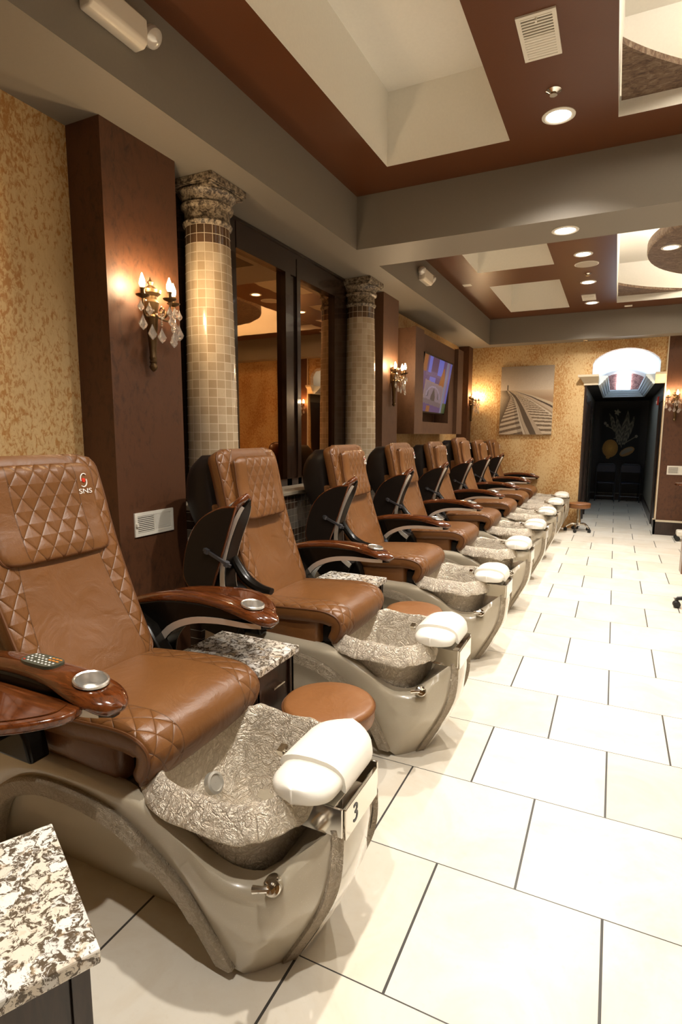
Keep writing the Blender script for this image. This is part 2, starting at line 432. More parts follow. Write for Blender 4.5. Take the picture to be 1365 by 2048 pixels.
def tube(bm, pts, r, seg=8, closed=False, mi=0, caps=True, flat=None):
    pts = [Vector(p) for p in pts]; n = len(pts); P = []
    up = None
    for i, p in enumerate(pts):
        if closed: t = pts[(i+1) % n]-pts[i-1]
        else: t = pts[min(i+1, n-1)]-pts[max(i-1, 0)]
        t.normalize()
        if up is None:
            up = Vector((0, 0, 1)) if abs(t.z) < 0.9 else Vector((1, 0, 0))
        a = t.cross(up)
        if a.length < 1e-5: a = t.cross(Vector((0, 1, 0)))
        a.normalize(); b = a.cross(t).normalized(); up = b
        rr = r[i] if isinstance(r, (list, tuple)) else r
        fa = flat or 1.0
        P.append([p+a*rr*fa*math.cos(2*PI*k/seg)+b*rr*math.sin(2*PI*k/seg) for k in range(seg)])
    V = grid(bm, P, cu=closed, cv=True, mi=mi)
    if caps and not closed: capring(bm, V[0][::-1], mi); capring(bm, V[-1], mi)
    return bm
def prism_y(bm, poly, y0, y1, mi=0):
    """poly of (x,z) extruded along y"""
    a = [bm.verts.new((x, y0, z)) for x, z in poly]; b = [bm.verts.new((x, y1, z)) for x, z in poly]
    n = len(poly)
    bm.faces.new(a).material_index = mi; bm.faces.new(b[::-1]).material_index = mi
    for i in range(n): bm.faces.new((a[i], b[i], b[(i+1) % n], a[(i+1) % n])).material_index = mi
    return bm
def prism_z(bm, poly, z0, z1, mi=0):
    a = [bm.verts.new((x, y, z0)) for x, y in poly]; b = [bm.verts.new((x, y, z1)) for x, y in poly]
    n = len(poly)
    bm.faces.new(a[::-1]).material_index = mi; bm.faces.new(b).material_index = mi
    for i in range(n): bm.faces.new((a[i], a[(i+1) % n], b[(i+1) % n], b[i])).material_index = mi
    return bm
def spline(pts, n):
    """Catmull-Rom resample by chord length into n+1 points"""
    pts = [np.array(p, float) for p in pts]; P = [2*pts[0]-pts[1]]+pts+[2*pts[-1]-pts[-2]]
    d = []
    for i in range(1, len(P)-2):
        for k in range(16):
            t = k/16; a, b, c, e = P[i-1], P[i], P[i+1], P[i+2]
            d.append(0.5*((2*b)+(-a+c)*t+(2*a-5*b+4*c-e)*t*t+(-a+3*b-3*c+e)*t**3))
    d.append(pts[-1]); d = np.array(d)
    s = np.concatenate([[0], np.cumsum(np.linalg.norm(np.diff(d, axis=0), axis=1))])
    q = np.linspace(0, s[-1], n+1)
    return np.stack([np.interp(q, s, d[:, k]) for k in range(d.shape[1])], 1), s[-1]
def text_bm(body, size, extrude=0.001):
    cu = bpy.data.curves.new('lettering', 'FONT'); cu.body = body; cu.size = size; cu.extrude = extrude
    cu.align_x = 'CENTER'; cu.align_y = 'CENTER'
    o = bpy.data.objects.new('lettering', cu); COL.objects.link(o)
    dg = bpy.context.evaluated_depsgraph_get(); me = bpy.data.meshes.new_from_object(o.evaluated_get(dg))
    bm = BM(); bm.from_mesh(me); bpy.data.objects.remove(o); bpy.data.curves.remove(cu); bpy.data.meshes.remove(me)
    return bm
def picture_grid(bm, fn, W_, H_, nu, nv, to3):
    """grid of quads coloured by fn(u,v in 0..1) into colour attribute 'picture'"""
    cl = bm.loops.layers.float_color.get('picture') or bm.loops.layers.float_color.new('picture')
    V = [[bm.verts.new(to3(i/nu, j/nv)) for j in range(nv+1)] for i in range(nu+1)]
    for i in range(nu):
        for j in range(nv):
            f = bm.faces.new((V[i][j], V[i+1][j], V[i+1][j+1], V[i][j+1]))
            c = fn((i+.5)/nu, (j+.5)/nv)
            for lp in f.loops: lp[cl] = (c[0], c[1], c[2], 1)
    return bm

# ================================================================== SETTING
XL = -2.42; XR = 5.72; YB = -3.0; YF = 9.75; ZS = 2.93; ZC = 3.32; ZR = 3.79
bm = BM(); box(bm, XL-0.3, XR+0.2, YB-0.2, 15.2, -0.1, 0.0); struct('floor', bm, M_FLOOR)
bm = BM(); box(bm, XL-0.2, XL, YB, 2.02, 0, ZS); box(bm, XL-0.2, XL, 5.55, YF, 0, ZS); struct('wall_left', bm, M_GOLD)
bm = BM(); box(bm, XR, XR+0.15, YB, YF, 0, ZS); struct('wall_right', bm, M_GOLD)
bm = BM(); box(bm, XL-0.2, XR+0.15, YB-0.15, YB, 0, ZS); struct('wall_back', bm, M_GOLD)

# far wall with the doorway and the arched opening above the ledge
DX0, DX1, DZ = -0.47, 0.61, 2.27
AX0, AX1, AZ = -0.385, 0.54, 2.42
acx, ahw = (AX0+AX1)/2, (AX1-AX0)/2
arch = [(AX0, AZ), (AX0, 2.55)]
for k in range(1, 16):
    a = PI - PI*k/16
    arch.append((acx+ahw*1.12*math.cos(a) if abs(ahw*1.12*math.cos(a)) < ahw else acx+math.copysign(ahw, math.cos(a)), 2.455+0.348*math.sin(a)))
arch = [p for i, p in enumerate(arch) if not (i > 1 and p[1] < 2.55)]
arch += [(AX1, 2.55), (AX1, AZ)]
bm = BM()
t = 0.12
box(bm, XL, DX0, YF, YF+t, 0, ZS)                       # left of doorway
box(bm, DX1, 0.64, YF, YF+t, 0, ZS)
box(bm, DX0, AX0, YF, YF+t, DZ, ZS); box(bm, AX1, DX1, YF, YF+t, DZ, ZS)
for i in range(1, len(arch)-2):                        # strips above the arch
    (xa, za), (xb, zb) = arch[i], arch[i+1]
    if xb <= xa+1e-6: continue
    a = [bm.verts.new(p) for p in ((xa, YF, za), (xb, YF, zb), (xb, YF, ZS), (xa, YF, ZS))]; bm.faces.new(a)
    a = [bm.verts.new(p) for p in ((xa, YF, za), (xa, YF+t, za), (xb, YF+t, zb), (xb, YF, zb))]; bm.faces.new(a)
struct('wall_far', bm, M_GOLD)
bm = BM(); box(bm, 0.625, 1.30, YF-0.02, YF+0.12, 0, ZS); struct('wall_far_brown', bm, M_BROWN)
bm = BM(); box(bm, 1.30, XR, YF, YF+0.12, 0, ZS); struct('wall_far_gold', bm, M_GOLD)
bm = BM(); box(bm, 0.612, 0.628, YF-0.028, YF+0.01, 0.0, ZS); struct('trim_1', bm, M_CREAM)
bm = BM(); box(bm, 0.60, 1.32, YF-0.045, YF-0.02, 0, 0.20); box(bm, 0.60, 0.625, YF-0.045, YF+0.14, 0, 0.20); struct('baseboard_far', bm, M_DARKWOOD)
bm = BM(); box(bm, 0.594, 1.32, YF-0.050, YF-0.018, 0.20, 0.226); box(bm, 0.594, 0.625, YF-0.05, YF+0.14, 0.20, 0.226); struct('trim_2', bm, M_CREAM)

# hallway
YH = 14.6
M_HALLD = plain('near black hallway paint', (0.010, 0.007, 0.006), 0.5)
M_HALLW = paint_mat('grey hallway paint', (0.24, 0.23, 0.19), 0.6)
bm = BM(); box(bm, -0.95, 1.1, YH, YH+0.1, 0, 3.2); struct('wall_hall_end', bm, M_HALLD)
bm = BM(); box(bm, DX0-0.1, DX0, YF+0.12, YH, 0, 3.0); struct('wall_hall_left', bm, M_HALLW)
bm = BM(); box(bm, 0.64, 0.74, YF+0.12, YH, 0, 3.0); struct('wall_hall_right', bm, M_HALLW)
bm = BM()
for (ya, yb) in ((10.05, 10.95), (11.7, 12.7)):
    box(bm, DX0, DX0+0.025, ya-0.09, ya, 0, 2.12); box(bm, DX0, DX0+0.025, yb, yb+0.09, 0, 2.12); box(bm, DX0, DX0+0.025, ya, yb, 2.03, 2.12)
    box(bm, DX0, DX0+0.008, ya, yb, 0, 2.03)
struct('door_1', bm, M_DARKWOOD)
bm = BM()
for (ya, yb) in ((9.98, 10.85),):
    box(bm, 0.615, 0.64, ya-0.10, ya, 0, 2.12); box(bm, 0.615, 0.64, yb, yb+0.09, 0, 2.12); box(bm, 0.615, 0.64, ya, yb, 2.03, 2.12)
    box(bm, 0.632, 0.64, ya, yb, 0, 2.03)
struct('door_2', bm, M_DARKWOOD)
bm = BM(); box(bm, DX0-0.01, DX0+0.02, YF-0.006, YF+0.13, 0, DZ); struct('trim_3', bm, M_DARKWOOD)
bm = BM(); box(bm, 0.618, 0.64, 10.95, YH, 0, 0.15); box(bm, DX0, DX0+0.02, 12.8, YH, 0, 0.15); box(bm, DX0, 0.64, YH-0.02, YH, 0, 0.15); struct('baseboard_hall', bm, M_DARKWOOD)
bm = BM(); box(bm, DX0, 0.64, YH-0.03, YH-0.018, 0.15, 0.165); struct('trim_4', bm, M_HALLW)
# hall ceiling with its recessed slot, the vault above it
SX0, SX1, SYE = -0.10, 0.32, 13.0
CX0, CX1 = -0.285, 0.475
bm = BM()
box(bm, DX0, CX0, YF+0.12, YH, DZ, DZ+0.14); box(bm, CX1, 0.64, YF+0.12, YH, DZ, DZ+0.14); box(bm, CX0, CX1, SYE, YH, DZ, DZ+0.14)
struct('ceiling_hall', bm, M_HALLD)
# crown moulding round the slot: stepped profile climbing inwards, open towards the room
prof = [(0.0, 0.0), (0.012, 0.004), (0.030, 0.012), (0.038, 0.030), (0.055, 0.040), (0.078, 0.075), (0.090, 0.080), (0.105, 0.108), (0.120, 0.115), (0.128, 0.145)]
pathc = [(CX0, YF-0.02), (CX0, SYE), (CX1, SYE), (CX1, YF-0.02)]
bm = BM(); P = []
for d_, z_ in prof:
    P.append([(CX0+d_, YF-0.02, DZ-0.012+z_), (CX0+d_, SYE-d_, DZ-0.012+z_), (CX1-d_, SYE-d_, DZ-0.012+z_), (CX1-d_, YF-0.02, DZ-0.012+z_)])
grid(bm, P)
for sx in (0, 3):
    vs = [bm.verts.new(P[i][sx]) for i in range(len(prof))]
    e = (CX0 if sx == 0 else CX1)
    vs += [bm.verts.new((e, YF-0.02, DZ+0.133))]
    bm.faces.new(vs)
struct('trim_5', bm, M_BLUEW)
# ledge moulding on the wall either side of the slot
def crown_x(bm, x0, x1, mitre0, mitre1):
    pr = [(0.0, DZ-0.005), (-0.02, DZ-0.005), (-0.02, DZ+0.03), (-0.035, DZ+0.04), (-0.05, DZ+0.07), (-0.075, DZ+0.10), (-0.105, DZ+0.118), (-0.11, DZ+0.15), (0.12, DZ+0.15)]
    P = [[(x0+(y*mitre0 if y < 0 else 0), YF+y, z), (x1-(y*mitre1 if y < 0 else 0), YF+y, z)] for y, z in pr]
    V = grid(bm, P)
    capring(bm, [r[0] for r in V]); capring(bm, [r[1] for r in V][::-1])
bm = BM(); crown_x(bm, DX0-0.005, CX0-0.002, 1.0, 0.0); struct('trim_6', bm, M_CREAM)
bm = BM(); crown_x(bm, CX1+0.002, 0.612, 0.0, 0.0); struct('trim_7', bm, M_CREAM)
# barrel vault
bm = BM(); P = []
for k in range(17):
    a = PI-PI*k/16
    P.append([(acx+0.54*math.cos(a), YF+0.12, 2.41+0.395*math.sin(a)), (acx+0.54*math.cos(a), 13.4, 2.41+0.375*math.sin(a))])
grid(bm, P); struct('ceiling_vault', bm, paint_mat('vault white', (0.80, 0.83, 0.86), 0.6), True)
mp, ntp, bp = new_mat('plum damask wallpaper')
L(ntp, ramp(ntp, noise(ntp, coords(ntp), 22, 3, 0.6, 1.5), [(0.42, (0.19, 0.085, 0.085)), (0.56, (0.42, 0.22, 0.20))]), bp.inputs['Base Color'])
bm = BM(); box(bm, -0.6, 0.8, 13.4, 13.45, 2.3, 3.0); struct('wall_vault_end', bm, mp)
bm = BM(); box(bm, -0.045, 0.215, 13.36, 13.40, 2.44, 2.80); struct('window_3', bm, M_VAULTLAMP)
d = bpy.data.lights.new('vault_light', 'AREA'); d.energy = 20; d.color = (0.74, 0.87, 1.0); d.shape = 'RECTANGLE'; d.size = 0.5; d.size_y = 2.6
o = bpy.data.objects.new('vault_light', d); COL.objects.link(o); o.location = (acx, 11.3, 2.44); o.rotation_euler = (PI, 0, 0)

# ------------------------------------------------------------------ ceilings
def slab_with_holes(x0, x1, y0, y1, z, holes):
    bm = BM()
    xs = sorted({x0, x1, *[h[0] for h in holes], *[h[1] for h in holes]}); ys = sorted({y0, y1, *[h[2] for h in holes], *[h[3] for h in holes]})
    for i in range(len(xs)-1):
        for j in range(len(ys)-1):
            mx, my = (xs[i]+xs[i+1])/2, (ys[j]+ys[j+1])/2
            if any(h[0] < mx < h[1] and h[2] < my < h[3] for h in holes): continue
            quad(bm, (xs[i], ys[j], z), (xs[i+1], ys[j], z), (xs[i+1], ys[j+1], z), (xs[i], ys[j+1], z))
    bmesh.ops.remove_doubles(bm, verts=bm.verts, dist=1e-4)
    return bm
TX0, TX1 = -1.92, 5.22
T1 = (TX0, TX1, -0.10, 4.25); T2 = (TX0, TX1, 4.72, 9.465)
H1 = [(-1.53, -0.71, 0.30, 3.885), (-0.10, 3.40, 0.30, 3.885), (4.01, 4.83, 0.30, 3.885)]
H2 = [(-1.53, -0.71, 5.13, 6.745), (-1.53, -0.71, 7.405, 9.03), (-0.10, 3.40, 5.16, 9.02), (4.01, 4.83, 5.13, 6.745), (4.01, 4.83, 7.405, 9.03)]
bm = slab_with_holes(*T1, ZC, H1); struct('ceiling_tray_near', bm, M_BROWNC)
bm = slab_with_holes(*T2, ZC, H2); struct('ceiling_tray_far', bm, M_BROWNC)
# soffits and the cross beam: bottom faces plus the tray side faces
bm = BM()
box(bm, XL-0.2, TX0, YB, YF+0.1, ZS, ZC+0.6); box(bm, TX1, XR+0.15, YB, YF+0.1, ZS, ZC+0.6)
box(bm, TX0, TX1, 4.25, 4.72, ZS, ZC+0.6)
box(bm, TX0, TX1, 9.465, YF+0.1, ZS, ZC+0.6); box(bm, TX0, TX1, YB-0.1, -0.10, ZS, ZC+0.6)
struct('ceiling', bm, M_SOFFIT)
for hs in (H1, H2):
    bm = BM()
    for (a, b2, c, d2) in hs:
        big = (b2-a) > 2
        zt = ZR+0.05 if big else ZR
        quad(bm, (a, c, zt), (a, d2, zt), (b2, d2, zt), (b2, c, zt))
        quad(bm, (a, c, ZC), (a, d2, ZC), (a, d2, zt), (a, c, zt)); quad(bm, (b2, c, ZC), (b2, c, zt), (b2, d2, zt), (b2, d2, ZC))
        quad(bm, (a, c, ZC), (a, c, zt), (b2, c, zt), (b2, c, ZC)); quad(bm, (a, d2, ZC), (b2, d2, ZC), (b2, d2, zt), (a, d2, zt))
    struct('ceiling_recess_near' if hs is H1 else 'ceiling_recess_far', bm, M_WHITEC)
bm = BM(); box(bm, XL-0.3, XR+0.3, YB-0.3, YF+0.2, ZC+0.6, ZC+0.7); struct('ceiling_roof', bm, M_WHITEC)
bm = BM(); box(bm, -0.95, 1.1, YF+0.1, YH+0.1, 3.0, 3.1); struct('ceiling_hall_roof', bm, M_HALLD)
# mottled spandrels round the circular opening, white ring wall above
def spandrels(yc, name, tn):
    x0, x1, hy = -0.09, 3.39, 1.85+0.075; R = 2.15; xc = 1.65; z = 3.405
    bm = BM()
    for sx in (-1, 1):
        for sy in (-1, 1):
            cxn, cyn = (x0 if sx < 0 else x1), yc+sy*hy
            ex = xc+sx*math.sqrt(R*R-hy*hy); ey = yc+sy*math.sqrt(R*R-(xc-x0)**2)
            a0 = math.atan2(sy*hy, ex-xc); a1 = math.atan2(ey-yc, cxn-xc)
            if a1-a0 > PI: a1 -= 2*PI
            if a0-a1 > PI: a1 += 2*PI
            pts = [(xc+R*math.cos(a0+(a1-a0)*k/18), yc+R*math.sin(a0+(a1-a0)*k/18)) for k in range(19)]
            for k in range(18):
                for zz in (z, z+0.03):
                    f = bm.faces.new([bm.verts.new((*pts[k], zz)), bm.verts.new((*pts[k+1], zz)), bm.verts.new((cxn, cyn, zz))])
                quad(bm, (*pts[k], z), (*pts[k+1], z), (*pts[k+1], z+0.03), (*pts[k], z+0.03))
    struct(name, bm, M_MOTTLE)
    bm = BM(); lathe(bm, [(1.46, 0.0), (1.47, 0.02), (1.47, 0.10), (1.40, 0.12), (0.12, 0.14), (0.12, 0.46)], 72, (xc, yc, 3.40))
    struct(tn, bm, M_MOTTLE, True)
def cove(yc):
    d = bpy.data.lights.new('cove_lamp', 'AREA'); d.energy = 190; d.color = DOWN_COL; d.shape = 'DISK'; d.size = 2.6
    o = bpy.data.objects.new('cove_lamp', d); COL.objects.link(o); o.location = (1.65, yc, 3.56); o.rotation_euler = (PI, 0, 0)
cove(7.09); cove(2.09)
spandrels(7.09, 'trim_8', 'trim_9'); spandrels(2.09, 'trim_10', 'trim_11')

# ------------------------------------------------------------------ window wall
bm = BM(); xw = XL+0.03
box(bm, XL-0.1, xw-0.03, 2.51, 5.55, 1.0, ZS)                    # dark back panel
box(bm, xw-0.03, xw+0.02, 2.51, 3.28, 1.05, ZS); box(bm, xw-0.03, xw+0.02, 4.77, 5.55, 1.05, ZS)
box(bm, xw-0.03, xw+0.025, 3.28, 4.77, 2.735, ZS)
box(bm, xw-0.03, xw+0.03, 3.90, 3.975, 1.05, 2.735); box(bm, xw-0.03, xw+0.012, 3.965, 4.09, 1.05, 2.735); box(bm, xw-0.03, xw+0.03, 4.075, 4.13, 1.05, ZS-0.06)
box(bm, xw-0.03, xw+0.03, 3.28, 4.77, 1.05, 1.14)
struct('window_1', bm, M_FRAME)
bm = BM(); box(bm, xw-0.028, xw-0.012, 3.28, 3.90, 1.14, 2.735); box(bm, xw-0.028, xw-0.012, 4.13, 4.77, 1.14, 2.735)
struct('window_2', bm, M_GLASS)
bm = BM(); box(bm, xw, xw+0.035, 3.0, 4.96, ZS-0.022, ZS-0.004); struct('trim_12', bm, M_FRAME)
# knee wall with mosaic and a stone ledge
bm = BM(); ul = bm.loops.layers.uv.new('UVMap')
box(bm, XL, -2.12, 2.515, 5.545, 0, 1.06)
for f in bm.faces:
    for lp in f.loops: lp[ul].uv = (lp.vert.co.y+10 if abs(f.normal.x) > .5 or True else lp.vert.co.x+10, lp.vert.co.z)
struct('wall_left_knee', bm, M_KNEE)
bm = BM(); box(bm, XL, -2.09, 2.515, 5.545, 1.06, 1.085); o = struct('trim_13', bm, paint_mat('dull ledge stone', (0.30, 0.25, 0.18), 0.4)); bevel(o, 0.004)

# brown pilasters
def pil(name, x0, x1, y0, y1, z0, z1, m=M_BROWN):
    bm = BM(); box(bm, x0, x1, y0, y1, z0, z1); return struct(name, bm, m)
pil('wall_left_pilaster', XL-0.1, -2.20, 2.02, 2.512, 0, ZS)
pil('wall_left_pilaster.001', XL-0.1, -2.205, 5.555, 6.0, 0, ZS, M_BROWN2)
pil('wall_left_pilaster.002', XL-0.1, -2.245, 9.48, YF, 0, ZS)

# ------------------------------------------------------------------ mosaic columns
def column(y, x, label):
    t = thing('mosaic_column', label, 'column', (x, y, 1.085), group=None)
    H = 2.93-1.085; hs = 1.60
    bm = BM(); prof = []
    for k in range(29):
        u = k/28; r = 0.156-0.026*u**1.6
        prof.append((r, hs*u))
    seg = 54; P = [[(r*math.cos(2*PI*j/seg), r*math.sin(2*PI*j/seg), z) for j in range(seg)] for r, z in prof]
    grid(bm, P, cv=True, uv=lambda i, j: (18*TS*j/seg, (53*TS+2*TS)-hs+prof[i][1]))
    link('shaft', bm, M_COLUMN, t)
    bm = BM()
    cp = [(0.130, 0), (0.140, 0.008), (0.145, 0.022), (0.138, 0.034), (0.132, 0.045), (0.131, 0.095), (0.150, 0.105), (0.153, 0.118), (0.142, 0.128), (0.146, 0.150), (0.160, 0.172), (0.168, 0.180), (0.168, 0.186)]
    lathe(bm, cp, 48, (0, 0, hs))
    o = link('capital', bm, M_CAP, t)
    bm = BM()
    for zz, hw in ((0.186, 0.150), (0.200, 0.158), (0.208, 0.165)):
        box(bm, -hw, hw, -hw, hw, hs+zz, hs+(0.2 if zz < .19 else 0.208 if zz < .205 else 0.245))
    o = link('abacus', bm, M_CAP, t, False); bevel(o, 0.004)
    bm = BM(); lathe(bm, [(0.175, 0), (0.175, 0.02), (0.162, 0.03)], 40); link('base_ring', bm, M_CAP, t)
    return t
column(2.835, -2.248, 'mosaic tiled column nearest the camera, standing beside the brown pilaster with the wall sconce')
column(5.12, -2.265, 'mosaic tiled column between the dark windows and the second brown pilaster')

# ------------------------------------------------------------------ television niche
t = thing('television_surround', 'projecting brown box cabinet on the left wall that frames the television', 'cabinet', (XL, 7.4, 1.505))
def rel(bm, o): bmesh.ops.translate(bm, verts=bm.verts, vec=-Vector(o.location)); return bm
OX0, OX1, OZ0, OZ1 = 6.61, 7.93, 1.655, 2.48
bm = BM(); box(bm, -2.42, -2.2, 6.29, 8.50, 1.505, 2.70)
bm.faces.ensure_lookup_table()
bm.free(); bm = BM()
box(bm, -2.418, -2.36, 6.29, 8.50, 1.505, 2.70)
box(bm, -2.36, -2.15, 6.29, OX0, 1.505, 2.70); box(bm, -2.36, -2.15, OX1, 8.50, 1.505, 2.70)
box(bm, -2.36, -2.15, OX0, OX1, 1.505, OZ0); box(bm, -2.36, -2.15, OX0, OX1, OZ1, 2.70)
link('carcass', rel(bm, t), M_BROWN2, t, False)
bm = BM(); box(bm, -2.15, -2.10, 6.29, 6.60, 1.505, 2.71); link('pilaster', rel(bm, t), M_BROWN2, t, False)
bm = BM(); box(bm, -2.15, -2.095, 8.20, 8.50, 1.505, 2.71); link('pilaster', rel(bm, t), M_BROWN2, t, False)
# TV picture
def tvpic(u, v):
    # u along the wall from near to far, v up
    c = (0.10, 0.05, 0.16)
    if u < 0.12: c = (0.30, 0.09, 0.02) if v > 0.72 else ((0.10, 0.12, 0.55) if v < 0.25 else (0.10, 0.045, 0.16))
    elif 0.17 < u < 0.27 and v > 0.72: c = (0.13, 0.15, 0.62)
    elif 0.50 < u < 0.68 and v > 0.70: c = (0.13, 0.15, 0.60)
    elif 0.27 < u < 0.50 and v > 0.74: c = (0.09, 0.035, 0.11)
    elif 0.25 < u < 0.46 and 0.42 < v < 0.64: c = (0.15, 0.15, 0.55)
    elif 0.66 < v < 0.74 and u < 0.66: c = (0.13, 0.075, 0.19)
    if 0.60 < u < 0.80 and 0.30 < v < 0.86 and abs(u-0.72) < 0.02+0.12*(0.86-v)/0.4: c = (0.33, 0.10, 0.02)
    if u > 0.80: c = (0.20, 0.20, 0.30) if u < 0.88 else ((0.22, 0.12, 0.20) if u < 0.93 else (0.10, 0.11, 0.42))
    if u > 0.86 and v < 0.2: c = (0.06, 0.09, 0.03)
    if 0.30 < u < 0.42 and v < 0.12: c = (0.30, 0.10, 0.02)
    # pale plaque with pointed arches
    vv = v + 0.10*(u-0.45)
    if 0.14 < u < 0.80 and 0.13 < vv < 0.55:
        c = (0.24, 0.17, 0.20)
        if u < 0.17 or u > 0.77 or vv < 0.16 or vv > 0.52: c = (0.30, 0.19, 0.18)
        du = abs(u-0.47)
        if du < 0.075*(1-max(0, vv-0.30)/0.16) and 0.20 < vv < 0.46: c = (0.07, 0.05, 0.05)
        for cu in (0.27, 0.66):
            if abs(u-cu) < 0.03 and 0.27 < vv < 0.40: c = (0.12, 0.09, 0.11)
        if 0.22 < math.hypot((u-0.47)*1.0, (vv-0.28)*1.2) < 0.25 and vv > 0.28: c = (0.34, 0.26, 0.34)
        if vv < 0.22: c = (0.16, 0.11, 0.12)
    k = 0.9+0.2*math.sin(u*90)*math.sin(v*70)*0.4
    return tuple(x*k for x in c)
tv = thing('television', 'flat television tilted forward and showing a blue and purple picture, hung in the brown surround', 'television', (-2.30, 7.15, 2.1))
ty0, ty1 = 6.63, 7.87
top, bot = Vector((-2.09, 0, 2.452)), Vector((-2.195, 0, 1.79))
nrm = Vector(((top-bot).z, 0, -(top-bot).x)).normalized()
bm = BM(); picture_grid(bm, tvpic, 1, 1, 110, 70, lambda u, v: (bot.x+(top.x-bot.x)*v+nrm.x*0.001, ty0+(ty1-ty0)*u, bot.z+(top.z-bot.z)*v+nrm.z*0.001))
bmesh.ops.translate(bm, verts=bm.verts, vec=-Vector(tv.location)); link('screen', bm, M_SCREEN, tv, False)
bm = BM(); c_ = (top+bot)/2-nrm*0.03; c_.y = (ty0+ty1)/2
obox(bm, c_, nrm*0.029, (0, (ty1-ty0)/2+0.02, 0), (top-bot)/2*1.05); bmesh.ops.translate(bm, verts=bm.verts, vec=-Vector(tv.location))
link('housing', bm, M_BLACKG, tv, False)
bm = BM(); box(bm, -2.36, -2.225, 7.15, 7.35, 2.02, 2.2); bmesh.ops.translate(bm, verts=bm.verts, vec=-Vector(tv.location)); link('wall_bracket', bm, M_DARK, tv, False)

# ------------------------------------------------------------------ canvas pictures
def lerp(a, b, t): return tuple(x+(y-x)*t for x, y in zip(a, b))
rr = random.Random(3); NZ = [[rr.random() for _ in range(256)] for _ in range(256)]
def nz(u, v): return NZ[int(u*255) % 256][int(v*255) % 256]
def pl(pts, t):
    """piecewise linear"""
    for (a, b), (c, d) in zip(pts, pts[1:]):
        if t <= c: return b+(d-b)*(t-a)/(c-a) if c > a else b
    return pts[-1][1]
def rail(u, v):
    hz = 0.655; w = 1-v            # w: 0 top, 1 bottom
    g = 0.86+0.28*nz(u*1.7, v*1.3)
    if v > hz:
        c = lerp((0.50, 0.40, 0.29), (0.26, 0.20, 0.14), (v-hz)/(1-hz)); c = tuple(x*(0.96+0.08*nz(u*.3, v*.3)) for x in c)
        if abs(u-0.135-0.02*(v-.68)) < 0.009 and v < 0.73: c = (0.07, 0.045, 0.025)
        return c
    wl = 1-hz
    # curves measured on the print: x of each rail edge as a function of w
    a0 = pl([(wl, .13), (.40, .20), (.46, .26), (.60, .32), (.80, .38), (1, .47)], w)      # left rail, left edge
    a1 = pl([(wl, .14), (.40, .21), (.46, .28), (.60, .37), (.80, .47), (1, .60)], w)      # left rail, right edge
    b0 = pl([(wl, .15), (.42, .29), (.50, .37), (.60, .45), (.80, .59), (1, .72)], w)      # right rail, left edge
    b1 = pl([(wl, .16), (.42, .31), (.50, .40), (.60, .49), (.80, .66), (1, .84)], w)
    t0 = pl([(0, .60), (.15, .345), (.30, .36), (.60, .42), (.95, .52), (1, .54)], u)      # far rail, upper edge (w at u)
    lb = pl([(wl, .12), (.45, .20), (.60, .13), (.80, .03), (1, -.05)], w)                 # left ends of the ties
    c = tuple(x*g for x in lerp((0.42, 0.31, 0.19), (0.26, 0.18, 0.10), min(1, max(0, (w-wl)*2.2))))
    if u < lb:
        f = min(1, max(0, (lb-u)/.16)); c = tuple(x*g for x in lerp((0.10, 0.065, 0.035), (0.46, 0.35, 0.22), f*(1.25-w)))
    d = w-wl
    if lb < u < a0 and d > .05:
        q = w+0.30*(u-lb)/(1+d); per = math.log(max(1e-3, q-wl+.02))*7.5
        c = (0.46, 0.36, 0.25) if (per % 1) < 0.52 else tuple(x*(.5+nz(u, v)) for x in (0.14, 0.09, 0.05))
        if u > a0-.13*d-.02: c = tuple(x*.72 for x in c)
    if u > b1 and w > t0+.10*u+.02:
        q = w-0.16*(u-b1)*(1-w)*1.5; per = math.log(max(1e-3, q-wl+.01))*8.2
        c = (0.47, 0.37, 0.26) if (per % 1) < 0.50 else tuple(x*(.5+nz(u, v)) for x in (0.15, 0.10, 0.055))
    if a0 <= u <= a1:
        f = (u-a0)/max(1e-4, a1-a0); c = (0.45, 0.37, 0.27) if f < .35 else ((0.22, 0.15, 0.09) if f < .45 else (0.36, 0.28, 0.19))
    elif a1 < u < b0: c = (0.085, 0.055, 0.03)
    elif b0 <= u <= b1: c = (0.36, 0.27, 0.18)
    if u > .25:
        k = (u-.25)
        for lo, hi, cc in ((0, .045, (0.46, 0.36, 0.24)), (.045, .075, (0.06, 0.035, 0.02)), (.075, .13, (0.42, 0.32, 0.22)), (.13, .16, (0.30, 0.21, 0.13)), (.16, .185, (0.50, 0.41, 0.30))):
            if t0+lo*k*1.35 < w < t0+hi*k*1.35: c = cc
        if w < t0: c = lerp((0.50, 0.38, 0.25), (0.32, 0.20, 0.11), min(1, max(0, (w-wl)/.12)))
    return c
t = thing('canvas_picture', 'unframed sepia canvas print of railway tracks on the gold far wall', 'picture', (-1.345, YF, 2.05))
bm = BM(); picture_grid(bm, rail, 1, 1, 150, 190, lambda u, v: (-0.41+0.82*u, -0.036, -0.547+1.094*v)); link('print', bm, M_CANVAS, t, False)
bm = BM(); box(bm, -0.41, 0.41, -0.035, -0.002, -0.547, 0.547); link('stretcher', bm, plain('canvas edge', (0.3, 0.24, 0.17), 0.7), t, False)

